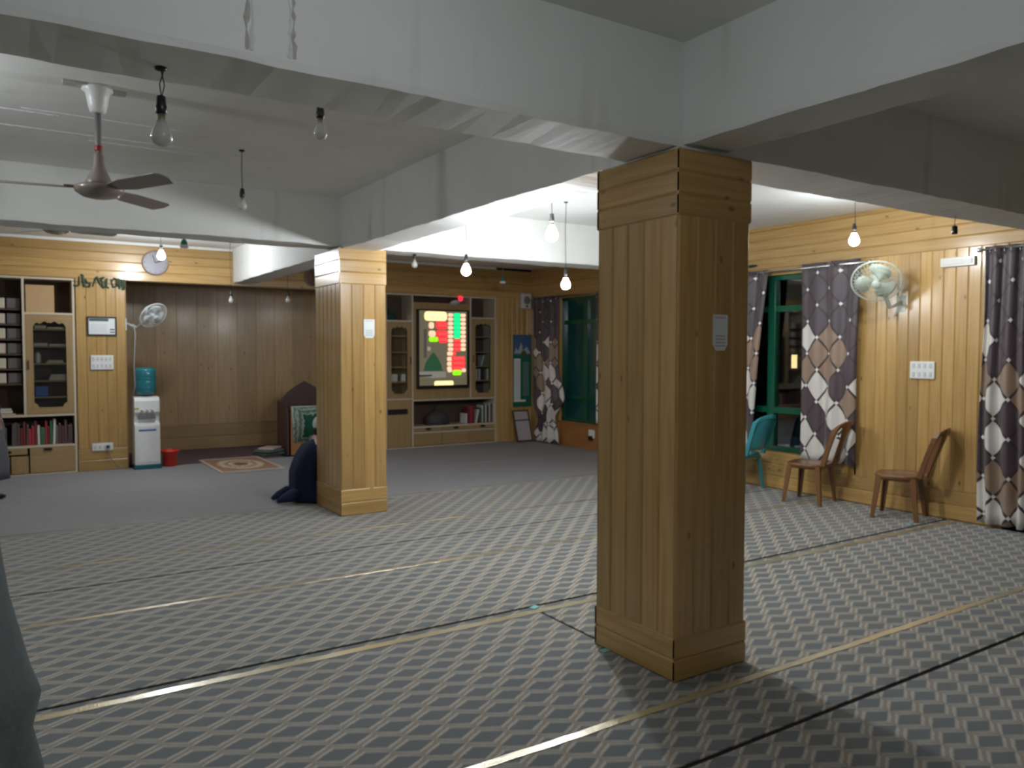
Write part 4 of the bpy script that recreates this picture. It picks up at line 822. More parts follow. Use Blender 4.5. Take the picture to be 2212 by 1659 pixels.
def m_cloth():
    m, nt, N, L, B = newmat('green cloth with pale floral border')
    tc = N.new('ShaderNodeTexCoord'); sx = N.new('ShaderNodeSeparateXYZ'); L.new(tc.outputs['Object'], sx.inputs[0])
    no = N.new('ShaderNodeTexNoise'); no.inputs['Scale'].default_value = 20; no.inputs['Detail'].default_value = 3; L.new(tc.outputs['Object'], no.inputs['Vector'])
    def mth(op, a, b=None):
        n = N.new('ShaderNodeMath'); n.operation = op
        for i, v in enumerate((a, b)):
            if v is None: continue
            if isinstance(v, (int, float)): n.inputs[i].default_value = v
            else: L.new(v, n.inputs[i])
        return n.outputs[0]
    d = mth('MAXIMUM', mth('DIVIDE', mth('ABSOLUTE', sx.outputs[0]), 0.37), mth('DIVIDE', mth('ABSOLUTE', mth('SUBTRACT', sx.outputs[2], 0.44)), 0.29))
    d = mth('ADD', d, mth('MULTIPLY', mth('SUBTRACT', no.outputs[0], 0.5), 0.35))
    cr = N.new('ShaderNodeValToRGB'); e = cr.color_ramp.elements; cr.color_ramp.interpolation = 'CONSTANT'
    e[0].position = 0; e[0].color = (0.006, 0.085, 0.055, 1); e[1].position = 0.58; e[1].color = (0.36, 0.44, 0.34, 1)
    for p, c in ((0.66, (0.10, 0.17, 0.13, 1)), (0.80, (0.36, 0.42, 0.34, 1)), (0.88, (0.13, 0.20, 0.16, 1)), (0.97, (0.42, 0.48, 0.42, 1))): q = e.new(p); q.color = c
    L.new(d, cr.inputs[0]); L.new(cr.outputs[0], B.inputs['Base Color']); B.inputs['Roughness'].default_value = 0.85; return m
mb = MB(); n = 24; rings = []
for i in range(n+1):
    f = i/n; wv = 0.010*math.sin(f*9*PI)
    xx = -0.395+0.76*f
    rings.append([Vector((xx, 0.10, 0.733)), Vector((xx, -0.02, 0.731)), Vector((xx, -0.028+wv*0.3, 0.69)), Vector((xx*(0.93)-0.0, -0.026+wv, 0.18+0.02*math.sin(f*6))), Vector((xx*0.93, -0.020+wv, 0.18+0.02*math.sin(f*6))), Vector((xx, -0.022+wv*0.3, 0.688)), Vector((xx, -0.014, 0.7245)), Vector((xx, 0.10, 0.7265))])
mb.loft(rings); o = mb.build('draped_cloth', m_cloth(), smooth=True, loc=(3.95, 11.62, 0.0095)); tag(o, 'green cloth with a pale floral border draped over the front of the pulpit seat', 'cloth')
# folded cloth pile by the pulpit
for k, (z, w_, m_, lab) in enumerate(((0.0, 0.20, (0.06, 0.11, 0.085, 1), 'dark green folded cloth at the bottom of the pile left of the pulpit'), (0.045, 0.18, (0.10, 0.17, 0.13, 1), 'grey green folded cloth in the middle of the pile left of the pulpit'), (0.085, 0.15, (0.55, 0.40, 0.42, 1), 'pink and white folded cloth on top of the pile left of the pulpit'))):
    mb = MB(); mb.box(-w_, w_, -w_*0.8, w_*0.8, 0, 0.038)
    o = mb.build('folded_cloth', plain('folded cloth %d' % k, m_, 0.9, noise=0.35, nscale=25, bump=0.4), bevel=0.016, seg=3, loc=(3.30, 11.88-0.02*k, 0.0125+z)); o.rotation_euler.z = 0.25+0.3*k; tag(o, lab, 'cloth', 'pile of folded cloths')

# --- centre unit, u 5.03..7.06
cu = thing('shelving_unit', 'oak shelving unit around the display board, right of the far pillar', 'shelving unit', (0, 0, 0))
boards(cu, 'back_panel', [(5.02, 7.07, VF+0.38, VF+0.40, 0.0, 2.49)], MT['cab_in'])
boards(cu, 'frame', [(x-E_, x+E_, F-0.004, VF+0.38, z0, z1) for x, z0, z1 in ((5.035, 0, 2.49), (5.495, 0, 2.49), (6.57, 0.77, 2.49), (7.055, 0, 2.49))]
       + [(x0, x1, F-0.003, VF+0.38, z-E_, z+E_) for x0, x1, z in ((5.03, 7.06, 0.012), (5.03, 5.5, 0.80), (5.5, 7.06, 0.775), (5.5, 7.06, 0.335), (5.03, 7.06, 2.478), (5.03, 5.5, 2.05), (6.58, 7.06, 2.13), (5.5, 7.06, 0.245))], MT['lam_edge'])
boards(cu, 'board_panel', [(5.508, 6.558, F+0.002, F+0.02, 0.79, 2.36)], MT['ply'])
for z in (1.08, 1.32, 1.56, 1.82): boards(cu, 'shelf', [(5.05, 5.485, VF+0.03, VF+0.37, z-0.018, z)], MT['ply']); boards(cu, 'shelf', [(6.585, 7.045, VF+0.03, VF+0.37, z-0.018, z)], MT['ply'])
glass_door(cu, 5.05, 5.48, 0.815, 2.035, F-0.002, m=0.075, hside=1); glass_door(cu, 6.585, 7.04, 0.79, 2.115, F-0.002, m=0.075, hside=-1)
flat_door(cu, 'cupboard_door', 5.05, 5.48, 0.03, 0.785, F-0.002); mb = MB(); mb.box(5.06, 5.40, F-0.012, F, 0.56, 0.645); o = mb.build('dark_slot', MT['black'], cu)
for k in range(3): flat_door(cu, 'drawer', 5.51+0.515*k, 5.51+0.515*(k+1), 0.262, 0.322, F-0.002, (5.77+0.515*k, 0.30))
for k in range(3): flat_door(cu, 'cupboard_door', 5.51+0.515*k, 5.51+0.515*(k+1), 0.03, 0.232, F-0.002)
# display board
db = thing('display_board', 'black framed digital prayer time board with glowing red, green and cream digits', 'display board', (5.555, F-0.004, 0.963))
DW, DH = 0.955, 1.285
mb = MB(); mb.plate_hole([(0, 0), (DW, 0), (DW, DH), (0, DH)], [(0.035, 0.05), (DW-0.035, 0.05), (DW-0.035, DH-0.02), (0.035, DH-0.02)], (0, -0.05, 0), (0, 0, 0), X3, Z3); mb.build('frame', MT['black'], db)
mb = MB(); mb.box(0.02, DW-0.02, -0.03, -0.002, 0.02, DH-0.01); mb.build('picture_panel', emis('dim backlit picture', (0.30, 0.27, 0.17, 1), 0.30), db)
def dpx(x, y): return ((x-169)/1659*220/1659*0, 0)
# pixel of the zoomed board (crop 880..1100) to board metres
def bx(x): return (x-130)/(985-130)*DW
def bz(y): return DH - (y-245)/(1505-245)*DH
pic = [('picture_dome', [(235, 1225), (550, 1225), (520, 1120), (470, 1020), (410, 935), (385, 930), (330, 1000), (265, 1100)], (0.03, 0.11, 0.05, 1), 0.5), ('picture_drum', [(170, 1290), (170, 1235), (600, 1235), (600, 1330), (380, 1340)], (0.33, 0.31, 0.27, 1), 0.5),
       ('picture_wall', [(170, 1440), (170, 1345), (940, 1345), (940, 1440)], (0.22, 0.20, 0.11, 1), 0.4), ('picture_tower', [(240, 1010), (240, 560), (285, 560), (285, 1010)], (0.11, 0.11, 0.09, 1), 0.4), ('picture_spire', [(300, 900), (300, 840), (350, 840), (350, 900)], (0.5, 0.45, 0.35, 1), 0.5), ('picture_base', [(170, 1310), (170, 1285), (370, 1285), (370, 1310)], (0.03, 0.03, 0.04, 1), 0.2)]
for k, (nm_, poly, col, st) in enumerate(pic):
    mb = MB(); mb.prism([(bx(x), bz(y)) for x, y in poly], (0, -0.0016-0.0003*k, 0), (0, -0.030, 0), X3, Z3); mb.build(nm_, emis(nm_, col, st), db)
LEDC = {'c': ((1.0, 0.62, 0.40, 1), 0.95), 'C': ((1.0, 0.74, 0.36, 1), 1.25), 'r': ((1.0, 0.03, 0.04, 1), 1.15), 'o': ((1.0, 0.22, 0.05, 1), 1.3), 'g': ((0.0, 0.95, 0.28, 1), 1.0), 't': ((0.0, 0.85, 0.62, 1), 1.1), 'l': ((0.30, 0.92, 0.0, 1), 1.0)}
LEDM = {k: emis('led ' + k, c, s_) for k, (c, s_) in LEDC.items()}
LEDI = {k: emis('led digits ' + k, (min(1, c[0]+0.12), min(1, c[1]+0.22), min(1, c[2]+0.15), 1), s_*1.15) for k, (c, s_) in LEDC.items()}
def rrect(x0, x1, z0, z1, r):
    p = []
    for cx, cz, a0 in ((x1-r, z1-r, 0), (x0+r, z1-r, 90), (x0+r, z0+r, 180), (x1-r, z0+r, 270)):
        for k in range(5): a = math.radians(a0+22.5*k); p.append((cx+r*math.cos(a), cz+r*math.sin(a)))
    return p
blocks = [('C', 250, 620, 275, 425, 6), ('c', 320, 405, 445, 550, 2), ('r', 435, 625, 430, 555, 4), ('c', 318, 430, 580, 680, 2), ('r', 440, 628, 575, 690, 4), ('r', 480, 625, 680, 775, 3), ('l', 322, 470, 680, 760, 4)]
for i in range(9):
    y = 295+69*i; blocks += [('c', 635, 720, y, y+58, 2), ('g' if i < 6 else 'r', 730, 845, y-4, y+64, 3), ('c', 850, 932, y, y+58, 2)]
blocks += [('c', 622, 715, 915, 980, 2), ('r', 672, 765, 912, 980, 2)]
for i in range(3): blocks += [('c', 620, 700, 1000+78*i, 1068+78*i, 2), ('r', 690, 922, 992+78*i, 1066+78*i, 6)]
blocks += [('c', 628, 700, 1185, 1250, 1), ('c', 862, 935, 1190, 1250, 1), ('l', 710, 860, 1212, 1300, 3), ('C', 408, 725, 1385, 1470, 6)]
for k, (c, x0, x1, y0, y1, nd) in enumerate(blocks):
    X0, X1, Z0, Z1 = bx(x0), bx(x1), bz(y1), bz(y0)
    mb = MB(); mb.prism(rrect(X0, X1, Z0, Z1, min(X1-X0, Z1-Z0)*0.38), (0, -0.0065-0.0002*(k % 5), 0), (0, -0.0302, 0), X3, Z3); g_ = mb.build('digit_window', LEDM[c], db)
    mb = MB(); wd_ = (X1-X0)*0.8/nd
    for j in range(nd):
        xx = X0+(X1-X0)*0.1+wd_*(j+0.18); h0, h1 = Z0+(Z1-Z0)*0.24, Z1-(Z1-Z0)*0.24; e = 0.003
        for q in ((xx, xx+wd_*0.6, h1-e, h1), (xx, xx+wd_*0.6, (h0+h1)/2-e/2, (h0+h1)/2+e/2), (xx+wd_*0.6-e, xx+wd_*0.6, h0, h1)): mb.box(q[0], q[1], -0.0385, -0.0366, q[2], q[3])
    mb.build('digits', LEDI[c], g_)
# small things on the unit
mb = MB(); mb.lathe((0, 0, 0), [(0.04, 0.0), (0.045, 0.012), (0.03, 0.03), (0.003, 0.036)], 18, axis=(0, -1, 0)); tag(mb.build('alarm_light', emis('red glow', (1.0, 0.02, 0.05, 1), 1.6), smooth=True, loc=(6.366, F-0.006, 2.445)), 'small glowing red light above the display board', 'light')
mb = MB(); mb.lathe((0, 0, 0), [(0.09, 0.0), (0.085, 0.02), (0.05, 0.035), (0.003, 0.04)], 24, axis=(0, -0.5, -1)); tag(mb.build('dome_speaker', MT['plastic_w2'], smooth=True, loc=(6.26, F-0.01, 2.375)), 'small white dome under the glowing red light', 'speaker')
def dark_dome(x, z, r, lab, mat):
    t = thing('covered_object', lab, 'ornament', (x, VF+0.19, z)); t.scale = (1, 0.7, 1)
    mb = MB(); mb.lathe((0, 0, 0), [(r, 0), (r, r*0.5), (r*0.85, r*0.75), (r*0.4, r*1.0), (r*0.14, r*1.15), (r*0.13, r*1.35)], 28); mb.build('body', mat, t, smooth=True)
    mb = MB(); mb.lathe((0, 0, r*1.35), [(r*0.12, 0), (r*0.14, r*0.08), (0.004, r*0.14)], 16); mb.build('finial', mat, t, smooth=True)
dark_dome(6.03, 0.349, 0.22, 'dark dome shaped object on the low shelf under the display board', plain('dark grey cover', (0.055, 0.05, 0.05, 1), 0.8))
dark_dome(5.17, 2.064, 0.13, 'dark green rounded object in the top left opening of the shelving unit', plain('dark green cloth cover', (0.01, 0.06, 0.05, 1), 0.8))
xs = 6.50
for i, (c, w_, h_, ln) in enumerate(((4, 0.035, 0.17, 0), (0, 0.03, 0.27, 0.05), (1, 0.04, 0.29, 0.03), (0, 0.035, 0.28, 0), (4, 0.035, 0.24, 0.22), (2, 0.035, 0.26, 0), (4, 0.02, 0.30, 0), (5, 0.025, 0.32, 0), (4, 0.02, 0.31, 0), (3, 0.03, 0.30, 0), (4, 0.018, 0.33, 0), (2, 0.03, 0.32, 0))):
    book(xs, VF+0.05, 0.3495, w_, 0.2, h_, BOOK[c], '%s book upright under the display board, %s' % (nm[c], ('leftmost', 'second from left', 'third from left', 'fourth from left', 'leaning in the middle', 'just right of the leaning one', 'seventh from left', 'eighth from left', 'ninth from left', 'tenth from left', 'second from right', 'rightmost')[i]), 'upright books under the display board', lean=ln); xs += w_+0.006+(0.05 if ln > 0.1 else 0.006)
for i, (x_, z_, c, ln) in enumerate(((6.70, 1.0805, 4, 0), (6.76, 1.0805, 4, 0), (6.86, 1.0805, 2, 0), (6.92, 1.0805, 4, 0), (6.72, 1.3205, 6, 0), (6.80, 1.3205, 4, 0.25), (6.68, 1.3205, 1, 0))):
    book(x_, VF+0.05, z_, 0.03, 0.2, 0.19, BOOK[c], '%s book behind the right glass door of the unit, %s' % (nm[c], ('left one of the lowest row', 'second of the lowest row', 'third of the lowest row', 'right one of the lowest row', 'middle one of the second row', 'leaning right in the second row', 'left one of the second row')[i]), 'books behind the right glass door', lean=ln)
for i, (x_, w_) in enumerate(((5.16, 0.11), (5.33, 0.08))):
    mb = MB(); mb.box(0, w_, 0, 0.08, 0, 0.12); tag(mb.build('white_box', MT['plastic_w'], bevel=0.01, loc=(x_, VF+0.07, 1.0805-0.24+0.001 if False else 1.081)), ('larger', 'smaller')[i]+' white box on the low shelf behind the left glass door of the unit', 'box')

# far right corner: poster, speaker, leaning board, socket
ps = thing('poster', 'green religious poster with white columns of text in the far corner', 'poster', (7.405, VF-0.030, 0.60))
PW, PH = 0.39, 1.26
mb = MB(); mb.box(0, PW, 0, 0.014, 0, PH); mb.build('board', plain('dark green poster', (0.012, 0.14, 0.085, 1), 0.4), ps, bevel=0.002)
mb = MB(); mb.box(0.01, PW-0.01, -0.0012, 0, PH*0.72, PH-0.01); mb.build('picture_sky', plain('dark blue sky print', (0.06, 0.13, 0.26, 1), 0.5), ps)
mb = MB(); mb.prism([(0.02, 0), (0.06, 0.11), (0.10, 0.04), (0.17, 0.20), (0.20, 0.05), (0.28, 0.12), (0.36, 0.0)], (0, -0.001, 0), (0, -0.0012, PH*0.74), X3, Z3); mb.build('picture_peaks', MT['paper_grey'], ps)
mb = MB(); mb.lathe((0.22, -0.001, PH*0.74), [(0.055, 0), (0.055, 0.0025)], 20, axis=(0, -1, 0)); mb.build('picture_emblem', plain('olive print', (0.07, 0.10, 0.04, 1), 0.5), ps)
mb = MB(); mb.box(0.015, 0.15, -0.0012, 0, PH*0.10, PH*0.67); mb.box(0.015, 0.26, -0.0012, 0, PH*0.07, PH*0.10); mb.build('text_column', MT['paper'], ps)
mb = MB()
for k in range(26): mb.box(0.03, 0.135, -0.0018, -0.0012, PH*0.115+k*0.026, PH*0.115+k*0.026+0.007)
for k in range(20): mb.box(0.20, 0.33, -0.0012, 0, PH*0.16+k*0.030, PH*0.16+k*0.030+0.008)
mb.build('text_lines', MT['paper_grey'], ps)
sp = thing('wall_speaker', 'small white wall speaker high above the green poster', 'speaker', (7.64, VF-0.016, 2.31))
mb = MB(); mb.box(-0.10, 0.10, -0.09, 0, 0, 0.27); mb.build('case', MT['plastic_w2'], sp, bevel=0.02)
mb = MB(); mb.lathe((0, -0.09, 0.15), [(0.07, 0), (0.066, 0.006), (0.03, 0.002), (0.004, 0.004)], 22, axis=(0, -1, 0)); mb.build('grille', MT['grey_metal'], sp, smooth=True)
mb = MB(); mb.lathe((0, -0.09, 0.045), [(0.018, 0), (0.016, 0.006)], 14, axis=(0, -1, 0)); mb.build('dial', MT['black'], sp)
lb = thing('leaning_board', 'framed white board leaning on the far wall under the poster', 'board', (7.50, 11.22, 0.0155)); lb.rotation_euler = (math.radians(-16), 0, 0.06)
mb = MB(); mb.plate_hole([(-0.17, 0), (0.17, 0), (0.17, 0.56), (-0.17, 0.56)], [(-0.145, 0.03), (0.145, 0.03), (0.145, 0.535), (-0.145, 0.535)], (0, 0.02, 0), (0, 0, 0), X3, Z3); mb.build('frame', MT['cab_in'], lb)
mb = MB(); mb.box(-0.15, 0.15, 0.008, 0.016, 0.02, 0.54); mb.build('panel', plain('pale pink panel', (0.50, 0.45, 0.45, 1), 0.6), lb)
mb = MB(); mb.box(-0.145, 0.145, 0.004, 0.009, 0.37, 0.39); mb.build('crossbar', MT['cab_in'], lb)
so = thing('power_socket', 'white socket with a black plug on the orange board under the green window', 'socket', (URF-0.019, 9.74, 0.20))
mb = MB(); mb.box(-0.025, 0, -0.07, 0.07, 0.0, 0.13); mb.build('plate', MT['plastic_w'], so, bevel=0.008)
mb = MB(); mb.box(-0.065, -0.024, -0.04, 0.03, -0.03, 0.035); mb.build('plug', MT['black'], so, bevel=0.006)

# ---------------------------------------------------------------- curtains
def curtain(name, x, v0, v1, z0, z1, folds, amp, label, uvs=1.0, uoff=0.0, pull=None, zoff=0.0, shape=None):
    """pleated cloth hung parallel to the right wall; UV keeps the print in unfolded cloth metres"""
    t = thing(name, label, 'curtain', (x, (v0+v1)/2, z0)); mb = MB(); NV, NZ = folds*10, 26; W = abs(v1-v0)
    rnd = random.Random(label); ph = [rnd.uniform(-0.4, 0.4) for _ in range(folds+2)]
    G = []; cl = [0.0]
    for i in range(NV+1):
        G.append([])
        f = i/NV
        for j in range(NZ+1):
            g = j/NZ; z = (z1-z0)*g; k = int(f*folds)
            a = amp*(0.55+0.45*(1-g))*(0.8+0.35*math.sin(k*2.1+ph[k]))
            y = (f-0.5)*W + 0.012*math.sin(g*5+k); xx = -a*math.sin(f*folds*2*PI) + 0.01*math.sin(g*7+f*9)
            if pull: y, xx = pull(f, g, y, xx)
            G[i].append(Vector((xx, y, z)))
    for i in range(1, NV+1): cl.append(cl[-1] + (G[i][NZ//2]-G[i-1][NZ//2]).length)
    V_ = [[mb.bm.verts.new(c) for c in r] for r in G]
    for i in range(NV):
        for j in range(NZ):
            f_ = mb.bm.faces.new((V_[i][j], V_[i+1][j], V_[i+1][j+1], V_[i][j+1]))
            for lp, (a, b_) in zip(f_.loops, ((i, j), (i+1, j), (i+1, j+1), (i, j+1))):
                lp[mb.uv].uv = (cl[a]*uvs+uoff, z0+(z1-z0)*b_/NZ+zoff); lp[mb.tint] = (0.5, 0.5, 0.5, 1)
    o = mb.build('cloth', MT['curtain'], t, smooth=True, fixn=False); s = o.modifiers.new('thick', 'SOLIDIFY'); s.thickness = 0.004
    mb = MB()
    for k in range(folds*2):
        f = (k+0.5)/(folds*2); i = int(f*NV); p = G[i][NZ]; mb.tube([(p.x+0.028*math.cos(a), p.y+0.004*math.sin(a), p.z-0.045+0.028*math.sin(a)) for a in [2*PI*q/12 for q in range(13)]], 0.004, 6)
    mb.build('eyelets', MT['steel'], t, smooth=True)
    return t
def rod(v0, v1, x, z, label):
    t = thing('curtain_rod', label, 'curtain rod', (x, v0, z)); mb = MB(); mb.tube([(0, 0, 0), (0, v1-v0, 0)], 0.012, 12); mb.build('pipe', MT['steel'], t, smooth=True)
    for v in (0, v1-v0):
        mb = MB(); mb.lathe((0, v, 0), [(0.012, -0.02), (0.022, -0.012), (0.022, 0.012), (0.012, 0.02)], 14, axis=Y3); mb.build('end_knob', MT['steel'], t, smooth=True)
        mb = MB(); mb.tube([(0, v*0.97+0.02, 0), (UR-0.016-x if x < 7.5 else URF-0.016-x, v*0.97+0.02, 0)], 0.006, 8); mb.build('bracket', MT['steel'], t, smooth=True)
rod(4.72, 6.6, UR-0.085, 2.475, 'steel curtain rod over the near window behind the wall fan')
rod(1.9, 3.66, UR-0.085, 2.475, 'steel curtain rod at the right edge of the picture')
rod(7.75, 11.3, URF-0.085, 2.48, 'steel curtain rod over the green window in the far corner')
curtain('curtain', UR-0.085, 4.83, 5.50, 0.40, 2.52, 3, 0.034, 'open diamond patterned curtain between the dark window and the wall fan', uoff=0.05)
def pl1(f, g, y, x): return y+0.20*(1-g)*(1-f), x
curtain('curtain', UR-0.085, 5.98, 6.60, 0.40, 2.50, 3, 0.032, 'diamond patterned curtain just right of the near pillar, behind the teal chair', uoff=0.4, pull=pl1)
curtain('curtain', UR-0.085, 1.95, 3.62, 0.05, 2.50, 13, 0.05, 'full length diamond patterned curtain at the right edge of the picture', uoff=0.9, zoff=0.05)
def knot(f, g, y, x):
    s = 0.55 if g > 0.2 else 0.75
    k = math.exp(-((g-0.22)/0.06)**2); sway = -0.55*math.exp(-((g-0.28)/0.16)**2)*(1-f)
    return (y*(0.9-0.45*math.exp(-((g-0.17)/0.08)**2)) + sway*0.35, x*(1-0.2*k) - 0.05*k)
curtain('curtain', URF-0.10, 10.50, 11.32, 0.03, 2.50, 4, 0.05, 'bunched diamond patterned curtain hanging to the floor in the far corner', uoff=0.3, pull=knot)
curtain('curtain', URF-0.10, 8.95, 9.55, 0.45, 2.50, 3, 0.04, 'narrow strip of patterned curtain beside the left edge of the near pillar', uoff=1.3)

# right wall small items
switchboard('switchboard', 'square white switchboard on the pine wall between the two right hand curtains', (UR-0.014, 4.306, 1.315), (0, -1, 0), (-1, 0, 0), 0.24, 0.165, 4, 2)
lt = thing('wall_light_batten', 'white plastic light batten high on the pine wall near the right curtain', 'light fitting', (UR-0.014, 4.03, 2.355))
mb = MB(); mb.box(-0.03, 0, -0.31, 0, 0, 0.085); mb.build('case', plain('pale translucent plastic', (0.66, 0.66, 0.58, 1), 0.3), lt, bevel=0.006)
mb = MB(); mb.box(-0.036, -0.03, -0.29, -0.02, 0.02, 0.065); mb.build('diffuser', MT['plastic_w2'], lt, bevel=0.003)
mb = MB(); mb.prism([(0, 0), (0.10, -0.01), (0.16, 0.01), (0.08, 0.025), (0.0, 0.02)], (-0.02, 0, 0), (0, 0, 0), (0, 1, 0), Z3); tag(mb.build('wall_bracket', MT['ink'], loc=(UR-0.016, 6.18, 2.56)), 'small dark metal hook on the boards above the curtain next to the near pillar', 'bracket')

# ---------------------------------------------------------------- chairs
def superring(cx, cy, rx, ry, z, n=28, p=3.2):
    out = []
    for i in range(n):
        a = 2*PI*i/n; c_, s_ = math.cos(a), math.sin(a)
        out.append(Vector((cx+rx*math.copysign(abs(c_)**(2/p), c_), cy+ry*math.copysign(abs(s_)**(2/p), s_), z)))
    return out
def plastic_chair(label, mat, solid, loc, rz):
    """faces +y; seat at 0.40, back to 0.85"""
    t = thing('plastic_chair', label, 'chair', loc, rz, None)
    sz = 0.405
    mb = MB()
    R = [superring(0, 0.0, 0.175, 0.175, sz-0.045), superring(0, 0, 0.195, 0.195, sz-0.03), superring(0, 0, 0.205, 0.205, sz), superring(0, 0, 0.195, 0.195, sz+0.012), superring(0, 0, 0.16, 0.16, sz+0.002), superring(0, 0, 0.08, 0.08, sz-0.006)]
    mb.loft(R); mb.build('seat', mat, t, smooth=True)
    for sx_ in (-1, 1):
        for sy in (-1, 1):
            mb = MB(); rings = []
            for k in range(6):
                f = k/5; z = (sz-0.015)*(1-f); x = sx_*(0.165+0.035*f); y = sy*(0.160+0.035*f); wd_ = 0.056*(1-0.35*f); th = 0.014
                # L shaped section wrapping the corner
                L_ = [(0, 0), (-wd_, 0), (-wd_, -th), (-th, -th), (-th, -wd_), (0, -wd_)]
                rings.append([Vector((x+sx_*0.012+sx_*a, y+sy*0.012+sy*b_, z)) for a, b_ in L_])
            mb.loft(rings); mb.build('leg', mat, t, bevel=0.003)
    # back: arched frame leaning backwards
    def bp(s_, h, off=0.0):   # s across -1..1, h height above the seat
        lean = -0.19 - 0.16*(h/0.45); curve = 1.9*(0.0324-min(0.0324, s_*s_))
        return Vector((s_, lean - curve + off, sz+h))
    H = 0.445
    path = []
    for i in range(25):
        f = i/24
        if f < 0.36: h = H*0.80*(f/0.36); s_ = -0.165-0.02*math.sin(PI*f/0.72)
        elif f > 0.64: h = H*0.80*((1-f)/0.36); s_ = 0.165+0.02*math.sin(PI*(1-f)/0.72)
        else:
            a = PI*(f-0.36)/0.28; s_ = -0.185*math.cos(a); h = H*0.80+H*0.20*math.sin(a)
        path.append(bp(s_, h))
    mb = MB(); rings = []
    for i, p in enumerate(path):
        d = (path[min(i+1, 24)]-path[max(i-1, 0)]).normalized(); nrm_ = Vector((0, 1, 0)); a = d.cross(nrm_).normalized(); wdt = 0.022 if 7 < i < 17 else 0.019; dp = 0.010 if 9 < i < 15 else 0.024
        rings.append([p+a*wdt+nrm_*dp, p-a*wdt+nrm_*dp, p-a*wdt-nrm_*dp, p+a*wdt-nrm_*dp])
    mb.loft(rings); mb.build('back_frame', mat, t, bevel=0.003)
    mb = MB()
    if solid:
        NX, NZ_ = 10, 10; rings = []
        for j in range(NZ_+1):
            h = 0.06+(H-0.075)*j/NZ_; wmax = 0.165 if h < H*0.8 else 0.17*math.sqrt(max(0.05, 1-((h-H*0.8)/(H*0.21))**2))
            fr = [bp(wmax*(2*i/NX-1), h, -0.004) for i in range(NX+1)]; bk_ = [bp(wmax*(2*i/NX-1), h, 0.006) for i in range(NX, -1, -1)]; rings.append(fr+bk_)
        mb.loft(rings); mb.build('back_shell', mat, t, smooth=True)
    else:
        rings = []
        for j in range(9):
            f = j/8; h = 0.0+(H-0.02)*f; wmax = 0.058+0.035*f+0.08*max(0, f-0.7)
            fr = [bp(wmax*(2*i/4-1), h, -0.005) for i in range(5)]; bk_ = [bp(wmax*(2*i/4-1), h, 0.005) for i in range(4, -1, -1)]; rings.append(fr+bk_)
        mb.loft(rings); mb.build('back_splat', mat, t, smooth=True)
    return t
r1 = math.atan2(0.365, -0.13)-PI/2
ch = plastic_chair('brown plastic chair nearest the right curtain, in front of the bare pine wall', MT['chair_brown'], False, (7.09, 4.235, 0.0095), r1)
dup(ch, (7.02, 5.17, 0.0095), math.radians(14), 'brown plastic chair in front of the open patterned curtain, next to the teal chair')
plastic_chair('teal plastic chair with a solid back, half hidden behind the near pillar', MT['teal'], True, (7.03, 6.12, 0.0095), math.radians(8))

# ---------------------------------------------------------------- people
def skin_body(name, verts, edges, radii, parent, mat, root=0, levels=2):
    me = bpy.data.meshes.new(name); me.from_pydata([Vector(v) for v in verts], edges, []); me.update(); o = bpy.data.objects.new(name, me); C.objects.link(o)
    me.materials.append(mat)
    md = o.modifiers.new('skin', 'SKIN'); md.use_smooth_shade = True
    sv = me.skin_vertices[0].data if me.skin_vertices else None
    if sv is None:
        bpy.context.view_layer.objects.active = o; sv = me.skin_vertices[0].data
    for i, r_ in enumerate(radii): sv[i].radius = (r_, r_) if not isinstance(r_, tuple) else r_
    sv[root].use_root = True
    s = o.modifiers.new('sub', 'SUBSURF'); s.levels = levels; s.render_levels = levels
    o.parent = parent; return o
def robe(name, rings, mat, parent, folds=7, fa=0.012, n=40):
    """rings: (cx, cy, z, rx, ry)"""
    mb = MB(); rs = []
    N_ = len(rings)
    for k, (cx, cy, z, rx, ry) in enumerate(rings):
        a_f = fa*(k/(N_-1)); rs.append([Vector((cx+(rx+a_f*math.sin(folds*2*PI*i/n+k*0.2))*math.cos(2*PI*i/n), cy+(ry+a_f*math.sin(folds*2*PI*i/n+k*0.2))*math.sin(2*PI*i/n), z)) for i in range(n)])
    mb.loft(rs, cap=True); return mb.build(name, mat, parent, smooth=True)
def hand(parent_verts, parent_edges, parent_radii, wi, wrist, d, side):
    """append a palm and five finger chains to a skeleton; d = pointing direction, side = thumb direction"""
    W = Vector(wrist); d = Vector(d).normalized(); s = Vector(side).normalized(); b0 = len(parent_verts)
    parent_verts += [W+d*0.05]; parent_radii += [0.024]; parent_edges += [(wi, b0)]
    inw = d.cross(s).normalized()
    for k, (o_, ln) in enumerate(((0.027, 0.070), (0.009, 0.078), (-0.009, 0.073), (-0.026, 0.058))):
        k0 = len(parent_verts); base = W+d*0.085+s*o_
        parent_verts += [base, base+d*ln*0.5+inw*0.008, base+d*ln*0.92+inw*0.03]; parent_radii += [0.010, 0.0085, 0.0075]; parent_edges += [(b0, k0), (k0, k0+1), (k0+1, k0+2)]
    k0 = len(parent_verts); parent_verts += [W+d*0.03+s*0.035, W+d*0.065+s*0.052+inw*0.01]; parent_radii += [0.011, 0.009]; parent_edges += [(b0, k0), (k0, k0+1)]
def head_extras(parent, c, fwd, hairmat, cap=False, r=0.098):
    c = Vector(c); f = Vector(fwd).normalized(); up = Vector((0, 0, 1)); s = f.cross(up).normalized()
    mb = MB(); mb.lathe(c + up*0.028 - f*0.018, [(r*0.80, -0.06), (r*0.90, -0.03), (r*0.93, 0.0), (r*0.87, 0.035), (r*0.66, 0.068), (r*0.35, 0.086), (0.004, 0.090)], 24); mb.build('cap' if cap else 'hair', hairmat, parent, smooth=True)
def face(vs_, es_, rs_, hi, c, fwd):
    pass
